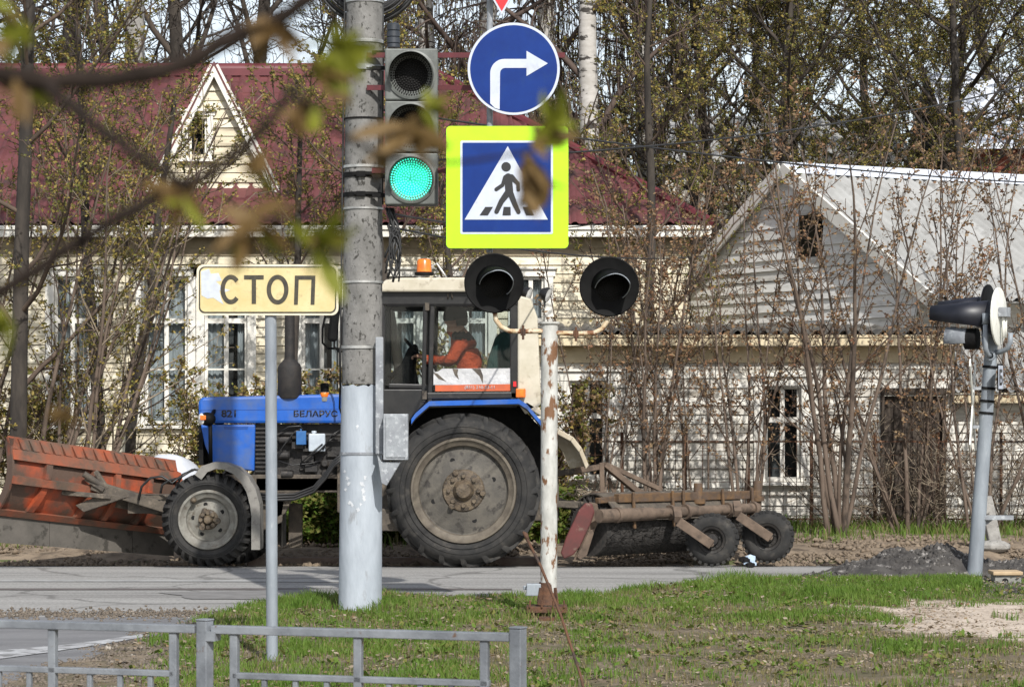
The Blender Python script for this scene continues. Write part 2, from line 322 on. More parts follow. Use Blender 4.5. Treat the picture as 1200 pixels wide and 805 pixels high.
_fn = _n.new('ShaderNodeTexNoise'); _fn.inputs['Scale'].default_value = 38; _fn.inputs['Detail'].default_value = 4; _l.new(_tc.outputs['Object'], _fn.inputs['Vector'])
_fr = _n.new('ShaderNodeMapRange'); _fr.inputs['From Min'].default_value = .3; _fr.inputs['From Max'].default_value = .7; _fr.inputs['To Min'].default_value = .72; _fr.inputs['To Max'].default_value = 1.25; _l.new(_fn.outputs['Fac'], _fr.inputs['Value'])
_ml = _n.new('ShaderNodeVectorMath'); _ml.operation = 'SCALE'; _l.new(_mx.outputs[2], _ml.inputs[0]); _l.new(_fr.outputs['Result'], _ml.inputs['Scale']); _l.new(_ml.outputs[0], _b.inputs['Base Color'])
def rx():
    return list(np.linspace(-16, 16, 65))
sheet('road', [-150]+rx()+[150], [11,16,20,23,26.2,27,28.05,28.2], lambda x, y: gz(y)+.004, road_mat)
kerb = MB(); kerb.bb(-2.9, .3, 28.0, 28.12, -.25, .0)
tag(kerb.build('kerb', pm('rusty_red_kerb', (.13,.09,.075), (.2,.16,.135), scale=5, rough=.9, bump=.3), None, bevel=.012), kind='structure')
def fb(x, y, s, o=3, z=0.0):
    return noise.fractal(Vector((x*s, y*s, z)), .9, 2.0, o)
verge_mat = pm('trodden_brown_earth', (.23,.178,.125), (.14,.105,.072), scale=3.2, rough=.95, c3=(.06,.044,.03), s3=6, t3=(.5,.66), bump=.5, bscale=18, bdist=.04)
sheet('verge', list(np.linspace(-11, 11, 180)), list(np.linspace(27.6, 33.6, 90)),
      lambda x, y: float(np.interp(y+.35*fb(x, 0, .7), [27.7, 28.2, 29, 30, 33], [-.12, -.085, .03, .06, .11]))+.05*fb(x, y, 1.3)*max(0, min(1, (y-27.9)*1.5))+.02*fb(x, y, 5)*max(0, min(1, (y-27.9)*2)), verge_mat)
# side road joining at bottom left, with its white edge line
def poly_sheet(name, pts, z, mat, jitter=0, sub=6):
    P = [G(*p) for p in pts]; out = []
    for i, a in enumerate(P):
        b = P[(i+1) % len(P)]
        for k in range(sub):
            q = a.lerp(b, k/sub); q = q+Vector((fb(q.x, q.y, 3.1)*jitter, fb(q.y, q.x, 3.3)*jitter, 0)); out.append((q.x, q.y, z))
    b = MB(); b.add(out, [tuple(range(len(out)))])
    return tag(b.build(name, mat), kind='structure')
side_mat = pm('coarse_dark_asphalt', (.17,.17,.175), (.125,.125,.13), scale=2.0, rough=.8, c3=(.28,.28,.28), s3=45, t3=(.6,.72), stretch=(.5,1.5,1), bump=.2, bscale=70, bdist=.01)
poly_sheet('side_road', [(-900,722),(262,724),(225,742),(150,772),(60,803),(-60,850),(-900,850)], .010, side_mat, .05)
poly_sheet('road_marking', [(-420,800),(-120,778),(0,764),(60,759),(120,752),(170,744),(176,747),(120,757),(60,766),(0,774),(-120,790),(-420,815)], .015,
           pm('worn_white_road_paint', (.45,.46,.47), (.28,.28,.29), scale=5, rough=.7, c3=(.15,.15,.15), s3=7, t3=(.48,.6)), .01)
# faint painted lane line, rust-red seam and repair patches in the main road
poly_sheet('road_seam', [(-700,689.5),(600,690),(600,692),(-700,691.5)], .007, pm('dark_tar_seam', (.07,.06,.055), (.12,.105,.1), scale=6, rough=.8), .05)
poly_sheet('lane_line', [(-700,679),(430,680.5),(430,682.5),(-700,681.5)], .009, pm('ghost_lane_line', (.34,.34,.33), (.24,.24,.235), scale=4, rough=.8), .02)
poly_sheet('asphalt_patch', [(190,695),(420,690),(560,700),(400,704),(230,703)], .0095, pm('tar_patch', (.15,.145,.14), (.19,.185,.18), scale=5, rough=.85), .08)

# grass island in front
edge = [(262,723),(300,713),(340,708),(450,703),(560,705),(640,708),(700,700),(760,693),(900,683),(960,676),(1000,671),(1100,668),(1500,668)]
EP = [G(*p) for p in edge]+[Vector((17,25.5,0)), Vector((17,5,0)), Vector((-7,5,0))]+[G(*p) for p in [(-700,850),(-60,822),(30,794),(120,764),(190,741)]]
EPn = np.array([(p.x, p.y) for p in EP])
def sdist(x, y):
    a = EPn; b = np.roll(EPn, -1, 0); dmin = np.full(x.shape, 1e9); ins = np.zeros(x.shape, bool)
    for (ax, ay), (bx, by) in zip(a, b):
        ex, ey = bx-ax, by-ay; t = np.clip(((x-ax)*ex+(y-ay)*ey)/(ex*ex+ey*ey), 0, 1)
        dmin = np.minimum(dmin, np.hypot(x-ax-t*ex, y-ay-t*ey))
        cnd = ((ay > y) != (by > y))
        with np.errstate(divide='ignore', invalid='ignore'): ins ^= cnd & (x < (bx-ax)*(y-ay)/(by-ay+1e-12)+ax)
    return np.where(ins, dmin, -dmin)
def vn(x, y, s, z=0.0, o=3): return np.array([fb(a, b, s, o, z) for a, b in zip(x.ravel(), y.ravel())]).reshape(x.shape)
def island_z(x, y):
    d = sdist(x, y)+.22*vn(x, y, 1.6)
    return np.clip(d*.22, -.05, .06)+np.where(d > 0, 1, 0)*.018*vn(x, y, 2.7, 3.)-.004, d
# pale bare patch on the right (colour of the ground itself)
sand_px = [(985,722),(1000,717),(1080,716),(1200,713),(1400,711),(1400,768),(1200,760),(1120,752),(1060,743),(1030,738),(1045,728)]
SP = [G(*p) for p in sand_px]
out = []
for i, a in enumerate(SP):
    c = SP[(i+1) % len(SP)]
    for q in range(10):
        p = a.lerp(c, q/10); out.append((p.x+.22*fb(p.x, p.y, 2.2)+.12*fb(p.x, p.y, 7), p.y+.3*fb(p.y, p.x, 2.1)+.15*fb(p.y, p.x, 7), 0))
SPn = np.array([(p[0], p[1]) for p in out])
def inpoly(P, x, y):
    ins = np.zeros(x.shape, bool)
    for (ax, ay), (bx, by) in zip(P, np.roll(P, -1, 0)):
        with np.errstate(divide='ignore', invalid='ignore'): ins ^= ((ay > y) != (by > y)) & (x < (bx-ax)*(y-ay)/(by-ay+1e-12)+ax)
    return ins
gx, gy = np.meshgrid(np.arange(-6, 17, .1), np.arange(6, 25.7, .1)); iz, idd = island_z(gx, gy)
keep = idd > -.2; b = MB(); idx = -np.ones(gx.shape, int); k = 0
for j in range(gx.shape[0]):
    for i in range(gx.shape[1]):
        if keep[j, i]: idx[j, i] = k; k += 1; b.v.append((gx[j, i], gy[j, i], iz[j, i]))
for j in range(gx.shape[0]-1):
    for i in range(gx.shape[1]-1):
        q = (idx[j, i], idx[j, i+1], idx[j+1, i+1], idx[j+1, i])
        if min(q) >= 0: b.f.append(q); b.m.append(0)
soil = pm('damp_soil_and_moss', (.15,.115,.075), (.085,.075,.035), scale=3.4, rough=.95, c3=(.22,.175,.125), s3=3.5, t3=(.5,.66), bump=.7, bscale=26, bdist=.04)
_n = soil.node_tree.nodes; _l = soil.node_tree.links; _b = _n['Principled BSDF']; _src = _b.inputs['Base Color'].links[0].from_socket
_at = _n.new('ShaderNodeAttribute'); _at.attribute_name = 'bare'; _tc = _n.new('ShaderNodeTexCoord'); _tn = _n.new('ShaderNodeTexNoise'); _tn.inputs['Scale'].default_value = 3.5; _tn.inputs['Detail'].default_value = 8; _l.new(_tc.outputs['Object'], _tn.inputs['Vector'])
_ad = _n.new('ShaderNodeMath'); _ad.operation = 'MULTIPLY_ADD'; _ad.inputs[1].default_value = 1.1; _l.new(_tn.outputs['Fac'], _ad.inputs[0]); _l.new(_at.outputs['Fac'], _ad.inputs[2])
_mr = _n.new('ShaderNodeMapRange'); _mr.inputs['From Min'].default_value = .92; _mr.inputs['From Max'].default_value = 1.2; _l.new(_ad.outputs[0], _mr.inputs['Value'])
_t2 = _n.new('ShaderNodeTexNoise'); _t2.inputs['Scale'].default_value = 5; _t2.inputs['Detail'].default_value = 8; _l.new(_tc.outputs['Object'], _t2.inputs['Vector'])
_r2 = _n.new('ShaderNodeMapRange'); _r2.inputs['From Min'].default_value = .38; _r2.inputs['From Max'].default_value = .62; _l.new(_t2.outputs['Fac'], _r2.inputs['Value'])
_sm = _n.new('ShaderNodeMix'); _sm.data_type = 'RGBA'; _sm.inputs[6].default_value = (.52,.44,.36,1); _sm.inputs[7].default_value = (.36,.29,.225,1); _l.new(_r2.outputs['Result'], _sm.inputs['Factor'])
_mx = _n.new('ShaderNodeMix'); _mx.data_type = 'RGBA'; _l.new(_mr.outputs['Result'], _mx.inputs['Factor']); _l.new(_src, _mx.inputs[6]); _l.new(_sm.outputs[2], _mx.inputs[7]); _l.new(_mx.outputs[2], _b.inputs['Base Color'])
isl = b.build('grass_verge', soil, None, True); tag(isl, kind='structure')
vv = np.array(b.v); sd_ = np.full(len(vv), -9.0)
def polyd(P, x, y):
    dm = np.full(x.shape, 1e9)
    for (ax, ay), (bx, by) in zip(P, np.roll(P, -1, 0)):
        ex, ey = bx-ax, by-ay; t = np.clip(((x-ax)*ex+(y-ay)*ey)/(ex*ex+ey*ey+1e-12), 0, 1); dm = np.minimum(dm, np.hypot(x-ax-t*ex, y-ay-t*ey))
    return np.where(inpoly(P, x, y), dm, -dm)
sdp = polyd(SPn, vv[:, 0], vv[:, 1]); at_ = isl.data.attributes.new('bare', 'FLOAT', 'POINT'); at_.data.foreach_set('value', np.clip(.64+sdp*1.2, 0, 1.1).astype(np.float32))

# ---- numpy scatterers
def mesh_np(name, verts, faces, mats, mi=None, smooth=False):
    me = bpy.data.meshes.new(name); nv = len(verts); nf, w = faces.shape
    me.vertices.add(nv); me.vertices.foreach_set('co', verts.astype(np.float32).ravel())
    me.loops.add(nf*w); me.loops.foreach_set('vertex_index', faces.astype(np.int32).ravel())
    me.polygons.add(nf); me.polygons.foreach_set('loop_start', np.arange(0, nf*w, w, dtype=np.int32)); me.polygons.foreach_set('loop_total', np.full(nf, w, dtype=np.int32))
    for m in (mats if isinstance(mats, (list, tuple)) else [mats]): me.materials.append(m)
    if mi is not None: me.polygons.foreach_set('material_index', mi.astype(np.int32))
    me.update(calc_edges=True); me.validate()
    o = bpy.data.objects.new(name, me); COL.objects.link(o); return o
def blades(name, x, y, z, h, wd_, mats, mi, kind=True):
    n = len(x); a = RNG.uniform(0, 2*PI, n); ln = RNG.uniform(.1, .75, n)*h; la = RNG.uniform(0, 2*PI, n)
    wx, wy = np.cos(a)*wd_/2, np.sin(a)*wd_/2; V = np.zeros((n, 5, 3))
    V[:, 0] = np.stack([x-wx, y-wy, z-.01], 1); V[:, 1] = np.stack([x+wx, y+wy, z-.01], 1)
    mx, my = np.cos(la)*ln*.3, np.sin(la)*ln*.3
    V[:, 2] = np.stack([x+wx*.8+mx, y+wy*.8+my, z+h*.6], 1); V[:, 3] = np.stack([x-wx*.8+mx, y-wy*.8+my, z+h*.6], 1)
    V[:, 4] = np.stack([x+mx*3.3, y+my*3.3, z+h*.98], 1)
    base = np.arange(n)[:, None]*5
    T = np.concatenate([base+[0, 1, 2], base+[0, 2, 3], base+[3, 2, 4]], 1).reshape(-1, 3)
    o = mesh_np(name, V.reshape(-1, 3), T, mats, np.repeat(mi, 3))
    return tag(o, kind='stuff') if kind else o
def rocks(name, x, y, z, r, mat, flat=.7):
    n = len(x); base = np.array([(1,0,0),(-1,0,0),(0,1,0),(0,-1,0),(0,0,1),(0,0,-1)], float)
    V = base[None]*RNG.uniform(.7, 1.15, (n, 6, 1)); V[:, :, 2] *= flat
    V += RNG.uniform(-.25, .25, V.shape)
    a = RNG.uniform(0, 2*PI, n); c, s = np.cos(a)[:, None], np.sin(a)[:, None]
    V = np.stack([V[..., 0]*c-V[..., 1]*s, V[..., 0]*s+V[..., 1]*c, V[..., 2]], 2)*r[:, None, None]+np.stack([x, y, z], 1)[:, None]
    fb_ = np.array([(0,2,4),(2,1,4),(1,3,4),(3,0,4),(2,0,5),(1,2,5),(3,1,5),(0,3,5)])
    T = (np.arange(n)[:, None, None]*6+fb_[None]).reshape(-1, 3)
    return tag(mesh_np(name, V.reshape(-1, 3), T, mat), kind='stuff')

HEAP = [(G(1085, 677), 1.05, .7, .27), (G(1225, 678), .75, .55, .2)]
def proj(x, y): return 600+3000*x/y, 471+5100/y
n = 400000
y = RNG.uniform(14.3, 25.4, n); x = RNG.uniform(-4.2, 7, n); pxx, pyy = proj(x, y)
ok = (pxx > -220) & (pxx < 1420); x, y = x[ok], y[ok]; z, d = island_z(x, y); pxx, pyy = proj(x, y)
n1 = vn(x, y, .9, 1.); n2 = vn(x, y, 2.6, 7.); n3 = vn(x, y, .5, 4., 2)
dens = .5+.7*n1+.6*n2
front = (pyy > 722)
dens = np.where(front & (pxx > 620), dens-.12+np.clip((740-pyy)/60, -.3, .2), dens)
dens = np.where((pyy < 719) & (pyy > 684) & (pxx > 700), np.maximum(dens, .55+.3*n2)+.2*(pxx > 900), dens)
dens = np.where((pyy < 719) & (pxx < 700), dens+.35, dens)
dens = np.where((pyy > 755) & (pxx > 1040), dens+.35, dens)
dens = np.where(front & (pxx > 560), np.maximum(dens-.1, .22+.45*n2), dens)
line = 255-(pyy-722)*1.0   # gravel shoulder left of this
dens = np.where(pxx < line+25*n2, dens-1.2+np.clip((pxx-line+60)/60, 0, .8), dens)
dens = dens-np.clip(.55+1.4*polyd(SPn, x, y), 0, 1.15)+.3*(n2 > .3)*(polyd(SPn, x, y) > -.3)
dens = np.where((pxx > 1150) & (pyy < 701), dens-.55, dens)
for hc, ra, rb_, hh in HEAP: dens = np.where(((x-hc.x)/ra)**2+((y-hc.y)/rb_)**2 < .8, -1, dens)
dens = np.where((pxx > 990) & (pyy < 684), -1, dens)
dens = np.where(d < .03, -1, dens)
keep = RNG.uniform(0, 1, len(x)) < np.clip(dens, 0, 1)
x, y, z, n1, n2, n3, d, pxx, pyy = [q[keep] for q in (x, y, z, n1, n2, n3, d, pxx, pyy)]
dry = (RNG.uniform(0, 1, len(x)) < np.clip(.36-.7*n2-.3*n1+np.where((pyy > 722) & (pxx > 560), .36-.5*n1, 0)-np.where((pyy < 716) & (pxx > 800), .35, 0), .03, .9))
h = RNG.uniform(.022, .06, len(x))*(1+.6*np.clip(n1, -.5, 1)); h = np.where(d < .5, h*1.35, h); h = np.where((pyy < 718) & (pyy > 686) & (pxx > 820), h*1.25*np.exp(.5*vn(x, y, 2.2, 21.)), h); h = np.where(dry, h*.75, h)*np.exp(.35*vn(x, y, 4.5, 11.)); h = np.where((pxx > 1150) & (pyy < 716), h*.4, h)
for q_, r_ in ((G(422, 722), .55), (G(641, 733), .3), (G(319, 785), .2)): h = np.where(np.hypot(x-q_.x, y-q_.y) < r_, h*1.7, h)
blades('grass', x, y, z, h, RNG.uniform(.004, .009, len(x)), [M['grass'], M['grass_dry']], dry.astype(int))
# far grass strip beyond the road
n = 34000; y = RNG.uniform(28.9, 33.2, n); x = RNG.uniform(-7.5, 7.5, n); pxx, pyy = proj(x, y)
keep = RNG.uniform(0, 1, n) < np.clip(.3+.9*vn(x, y, .8, 2.)+(y-30.4)*.3, 0, 1); x, y = x[keep], y[keep]
blades('far_grass', x, y, np.interp(y, [28.3, 30, 33], [.03, .05, .1]), RNG.uniform(.05, .2, len(x)), RNG.uniform(.008, .016, len(x)), [M['grass'], M['grass_dry']], (RNG.uniform(0, 1, len(x)) < .3).astype(int))
# earth clods on the far verge
n = 15000; y = 27.85+RNG.uniform(0, 1, n)**1.6*3; x = RNG.uniform(-7, 7.5, n); keep = vn(x, y, 1.1, 9.) > -.12; x, y = x[keep], y[keep]
rocks('earth_clods', x, y, np.interp(y, [27.7, 28.2, 29, 30, 33], [-.1, -.07, .03, .06, .11])+.015, RNG.uniform(.008, .05, len(x))*RNG.uniform(.4, 1.2, len(x)), M['clod'])
# gravel on the shoulder and pebbles through the thin grass
n = 9000; y = RNG.uniform(14.2, 20.4, n); x = RNG.uniform(-4.2, -1.6, n); z, d = island_z(x, y); pxx, pyy = proj(x, y)
keep = (d > -.12) & (pxx < 300-(pyy-722)*.9+RNG.normal(0, 22, n)); x, y, z = x[keep], y[keep], np.maximum(z[keep], .008)
rocks('gravel', x, y, z, RNG.uniform(.006, .026, len(x)), M['stone'])
n = 16000; y = RNG.uniform(14.4, 22.5, n); x = RNG.uniform(-2, 4.6, n); z, d = island_z(x, y); keep = (d > .05) & (vn(x, y, 1.4, 5.) > -.02); x, y, z = x[keep], y[keep], z[keep]
rocks('pebbles', x, y, z+.004, RNG.uniform(.003, .015, len(x)), M['litter'], .5)
# road grit: crumbs along the road edge
n = 1500; pxs = RNG.uniform(-20, 300, n); pys = RNG.normal(721, 3.2, n); d_ = 5100/(pys-471); x = (pxs-600)/3000*d_; y = d_
rocks('road_grit', x, y, np.full(n, .012), RNG.uniform(.004, .022, n), M['stone'])
# heap of dark crushed stone
hx, hy, hz, hr = [], [], [], []
hb = MB()
for hc, ra, rb_, hh in HEAP:
    vs = []; nr, na = 10, 40
    for i in range(nr+1):
        for j in range(na):
            t = i/nr; a = 2*PI*j/na; x_ = hc.x+math.cos(a)*ra*t*1.08; y_ = hc.y+math.sin(a)*rb_*t*1.08
            vs.append((x_, y_, hh*(1-t**1.6)*(1+.35*fb(x_, y_, 2.5))-(.05 if i == nr else 0)))
    hb.add(vs, [(i*na+j, i*na+(j+1)%na, (i+1)*na+(j+1)%na, (i+1)*na+j) for i in range(nr) for j in range(na)])
    for q in range(6500 if hc.x < 4.4 else 3500):
        t = math.sqrt(random.random())*1.12; a = random.random()*2*PI; x_ = hc.x+math.cos(a)*ra*t; y_ = hc.y+math.sin(a)*rb_*t
        hx.append(x_); hy.append(y_); hz.append(max(.01, hh*(1-t**1.6)*(1+.35*fb(x_, y_, 2.5)))); hr.append(random.uniform(.01, .03)*(1 if random.random() < .8 else 1.7))
hp = tag(hb.build('gravel_heap', M['stone_dark'], None, True), 'dark grey heap of crushed stone beside the foot of the leaning grey signal post', 'gravel heap')
ro = rocks('stones', np.array(hx), np.array(hy), np.array(hz), np.array(hr), M['stone_dark'], .9); ro.parent = hp

def leaflets(name, x, y, z, r, mats, flat):
    n = len(x); a = RNG.uniform(0, 2*PI, n); e = RNG.uniform(-.1, flat, n); dx_ = np.stack([np.cos(a)*np.cos(e), np.sin(a)*np.cos(e), np.sin(e)], 1); sd = np.stack([-np.sin(a), np.cos(a), RNG.uniform(-.4, .4, n)], 1); P = np.stack([x, y, z], 1); rr = r[:, None]
    V = np.stack([P, P+dx_*rr*.5+sd*rr*.32, P+dx_*rr, P+dx_*rr*.5-sd*rr*.32], 1)
    return tag(mesh_np(name, V.reshape(-1, 3), np.arange(4*n).reshape(n, 4), mats, RNG.integers(0, len(mats), n)), kind='stuff')
cx_ = RNG.uniform(-2.4, 4.6, 420); cy_ = RNG.uniform(14.5, 23.2, 420); rep = RNG.integers(8, 26, 420); x = np.repeat(cx_, rep)+RNG.normal(0, .05, rep.sum()); y = np.repeat(cy_, rep)+RNG.normal(0, .05, rep.sum()); z, d = island_z(x, y); ok = (d > .1) & (polyd(SPn, x, y) < .05)
leaflets('weeds', x[ok], y[ok], z[ok]+.012, RNG.uniform(.02, .06, ok.sum()), [M['grass'], M['bud_olive']], .9)
n = 9000; x = RNG.uniform(-2.6, 4.6, n); y = RNG.uniform(14.4, 23.6, n); z, d = island_z(x, y); ok = (d > .05) & (vn(x, y, .9, 15.) > -.15)
leaflets('leaf_litter', x[ok], y[ok], z[ok]+RNG.uniform(.008, .045, ok.sum()), RNG.uniform(.015, .05, ok.sum()), [M['litter'], M['bud_tan'], M['clod']], .5)
n = 2600; x = RNG.uniform(2.6, 5.6, n); y = RNG.uniform(21.9, 25.2, n); z, d = island_z(x, y); ok = d > .02
rocks('spilled_stones', x[ok], y[ok], np.maximum(z[ok], .005)+.004, RNG.uniform(.006, .03, ok.sum()), M['stone_dark'])
# ------------------------------------------------------------------ concrete pole and what is fixed to it
root = empty('concrete_pole', G(422, 722), 'thick round concrete pole with its lower half painted grey white, behind the metal railing', 'pole')
DP = 20.3
pm_pole = pm('pole_concrete', (.21,.205,.195), (.13,.127,.12), scale=6, rough=.95, c3=(.04,.038,.034), s3=26, t3=(.56,.64), stretch=(1,1,.7), bump=.5, bscale=30)
pm_paint = pm('pole_grey_paint', (.38,.42,.465), (.3,.335,.375), scale=4, rough=.6, c3=(.24,.25,.26), s3=5.5, t3=(.6,.68), stretch=(1.4,1.4,.45), bump=.3, bscale=14)
def pc(py): # centre and radius at a row
    t = (722-py)/722; return W(422+5.5*t, py, DP), (25-3.6*t)/F*DP
b = MB(); P0, r0 = pc(450); P1, r1 = pc(-520); b.tube([P0, P1], [r0, r1], 32); b.build('shaft', pm_pole, root, 'auto')
b = MB(); Pb, rb2 = pc(728); ring = 48
P0, r0 = pc(452)
vs = []
for j in range(ring):
    a = 2*PI*j/ring; vs.append(Pb+Vector((math.cos(a)*(rb2+.003), math.sin(a)*(rb2+.003), 0)))
for j in range(ring):
    a = 2*PI*j/ring; vs.append(P0+Vector((math.cos(a)*(r0+.003), math.sin(a)*(r0+.003), .03*noise.noise(Vector((math.cos(a)*4, math.sin(a)*4, 1)))+.02*noise.noise(Vector((math.cos(a)*11, math.sin(a)*11, 3))))))
b.add(vs, [(j, (j+1) % ring, (j+1) % ring+ring, j+ring) for j in range(ring)]+[tuple(range(ring, 2*ring))])
b.build('painted_base', pm_paint, root, 'auto')
M['flake'] = pm('peeled_white_paint', (.55,.57,.59), (.44,.46,.49), scale=30, rough=.7)
for (cx, cy, s) in [(408,560,4),(410,566,3),(426,566,5),(427,574,6),(428,582,5),(411,588,4),(421,596,4),(405,552,3),(420,500,3),(414,591,3),(424,590,3),(429,559,3),(406,573,3)]:
    peel = MB(); pts = []
    for j in range(16):
        a = 2*PI*j/16; rr = s*(.35+1.3*abs(noise.noise(Vector((cx*.7+math.cos(a)*1.7, cy*.7+math.sin(a)*1.7, .5)))))
        px_, py_ = cx+math.cos(a)*rr*.7, cy+math.sin(a)*rr
        c, r = pc(py_); dx = (px_-600)/F*DP-c.x; dx = max(-r*.95, min(r*.95, dx)); pts.append((c.x+dx, c.y-math.sqrt((r+.0055)**2-dx*dx), c.z))
    peel.add(pts, [tuple(range(16))])
    peel.build('paint_flake', M['flake'], root)
def strap(py, h, mat, name, buckle=False):
    c, r = pc(py); b = MB(); b.lathe([(r+.001, -h/2), (r+.009, -h/2), (r+.009, h/2), (r+.001, h/2)], c, Z, 40)
    if buckle:
        b.box((c.x-.01, c.y-r-.014, c.z), (.07, .03, h*1.1)); b.bar(c+Vector((-.06, -r-.012, 0)), c+Vector((.09, -r-.012, 0)), .014, .014)
    b.build(name, mat, root, 'auto')
for py, h, mt, bk in [(3,.018,'galv',0),(50,.026,'galv',0),(81,.04,'steel',1),(196,.02,'galv',0),(206,.04,'blackm',1),(229,.035,'blackm',1),(245,.016,'galv',0),(331,.018,'galv',0),(407,.022,'galv',0),(531,.022,'steel',0),(140,.012,'blackm',0)]:
    strap(py, h, M[mt], 'strap', bk)
b = MB()   # thin cable down the left flank and riser on the right flank
for off, py0, py1 in [(-1, -100, 452), (.93, -100, 240)]:
    pts = []
    for i in range(14):
        c, r = pc(py0+(py1-py0)*i/13); pts.append(c+Vector((off*(r+.012), -.02+.01*math.sin(i*2.1), 0)))
    b.tube(pts, .009, 6)
b.build('riser_cable', M['cable'], root, True)
b = MB(); b.pb(440, 449, 395, 532, 20.07, .07); b.build('cable_duct', M['steel'], root, bevel=.005)
# bunch of cables hanging on the right flank
b = MB()
for k in range(9):
    a = W(455+random.uniform(-3, 6), 244, 20.1+.05*random.random()); e = W(456+random.uniform(-6, 12), random.uniform(300, 332), 20.1)
    pts = [a]
    for i in range(1, 8):
        t = i/8; p = a.lerp(e, t); pts.append(p+Vector((.05*math.sin(t*PI)*random.uniform(.2, 1.3), -.03*random.random(), 0)))
    pts.append(e); b.tube(pts, random.uniform(.006, .012), 6)
for k in range(3):
    c = W(463, 285+k*8, 20.1); b.tube([c+Vector((math.cos(t)*.045, -.02*k, math.sin(t)*.16)) for t in np.linspace(0, 2*PI, 20)], .007, 6)
tag(b.build('cable_bundle', M['cable'], None, True), 'bunch of loose black cables hanging under the traffic light on the concrete pole', 'cables')
rb = empty('junction_box', W(463, 560, 20.05), 'grey metal junction box with a wedge shaped foot on the concrete pole', 'junction box')
b = MB(); b.pb(449, 478, 485, 539, 19.93, .16); b.build('box_body', M['steel'], rb, bevel=.006)
b = MB(); b.prism([W(442,533,19.96), W(447,541,19.96), W(470,541,19.96), W(453,569,19.96), W(447,566,19.96)], (0,.13,0)); b.build('cable_shield', M['steel'], rb, bevel=.004)
b = MB(); b.pb(452, 475, 488, 536, 19.922, .008); b.build('lid', M['steel'], rb, bevel=.003)
# coil of spare cable behind the pole
cc = W(431, -34, 20.62); b = MB()
for k in range(26):
    R = .29+.135*random.random(); yy = random.uniform(-.07, .07)
    b.tube([cc+Vector((math.cos(t)*(R+.008*math.sin(3*t+k)), yy+.012*math.sin(2*t+k), math.sin(t)*(R+.008*math.cos(2*t+k)))) for t in np.linspace(0, 2*PI, 49)], .011, 6, cap=False)
tag(b.build('cable_coil', M['cable'], None, True), 'round coil of thick black cable hung behind the concrete pole at the top edge', 'cable coil')
b = MB(); c = W(461, 56, 20.15)
b.lathe([(.0,.19),(.04,.19),(.052,.175),(.052,.135),(.045,.13),(.052,.125),(.052,.085),(.045,.08),(.052,.075),(.052,.035),(.045,.03),(.05,.025),(.05,0),(0,0)], c, Z, 20)
tag(b.build('cable_closure', pm('slate_blue_black', (.02,.025,.032), (.035,.04,.05), rough=.5), None, 'auto'), 'small ribbed black cylinder standing on top of the traffic light housing', 'cable closure')

# ------------------------------------------------------------------ traffic light
tl = empty('traffic_light', W(482, 240, 20.05), 'three lamp traffic light on the concrete pole with the bottom green lamp lit', 'traffic light')
DT = 19.95
for (y0, y1, cy, nm) in [(57,117.5,88,'off'),(118.5,178.5,149,'off'),(179.5,240,210,'on')]:
    b = MB(); b.pb(451, 513, y0, y1, DT, .2)
    h = b.build('housing', M['tl_house'], tl, bevel=.012)
    c = W(482, cy, DT); R = 25.5/F*DT
    b = MB(); b.lathe([(R+.022, -.001), (R+.022, .014), (R+.004, .02), (R, .005), (R-.006, -.0)], c, -Yv, 48); b.build('lens_ring', M['tl_house'], tl, 'auto')
    # hood
    b = MB(); a0, a1 = math.radians(-118), math.radians(118); k = 28
    vs = []; n2 = k+1
    for (r, y_, dz) in [(R+.006, 0, 0), (R+.002, -.2, -.012), (R-.003, -.2, -.012), (R+.001, 0, 0)]:
        for j in range(n2):
            a = a0+(a1-a0)*j/k; cut = .0 if abs(a) < math.radians(60) else (abs(a)-math.radians(60))/math.radians(58)*.15
            vs.append((c.x+math.sin(a)*r, c.y+(y_+cut if y_ < 0 else y_), c.z+math.cos(a)*r+dz))
    fs = [(i*n2+j, i*n2+j+1, ((i+1) % 4)*n2+j+1, ((i+1) % 4)*n2+j) for i in range(4) for j in range(k)]
    mi = [0]*k+[1]*k+[2]*k+[0]*k
    b.v = vs; b.f = fs; b.m = mi
    b.build('visor', [M['tl_house'], M['tl_house'], M['blackm']], tl, True)
    b = MB(); rr = R-.002
    b.lathe([(0, .012), (rr*.5, .009), (rr, .0)], c+Vector((0, .004, 0)), -Yv, 40, 0)
    ring_n = 9
    for q in range(ring_n):
        r = rr*(q+.35)/ring_n; cnt = max(1, int(round(6.0*q)))
        for j in range(cnt):
            a = 2*PI*j/cnt+q*.2; p = c+Vector((math.cos(a)*r, -.007-.006*(1-r/rr), math.sin(a)*r))
            b.lathe([(0, .0075), (.0045, .006), (.0066, 0)], p, -Yv, 6, 1)
    b.build('lens', [M['led_base'] if nm == 'on' else M['lens_dark'], M['led_on'] if nm == 'on' else M['led_off']], tl, 'auto')
for py in (62, 80, 207, 229):
    b = MB(); b.bar(W(436, py, 20.12), W(455, py, 20.12), .03, .03); b.build('mounting_bracket', M['blackm'], tl)

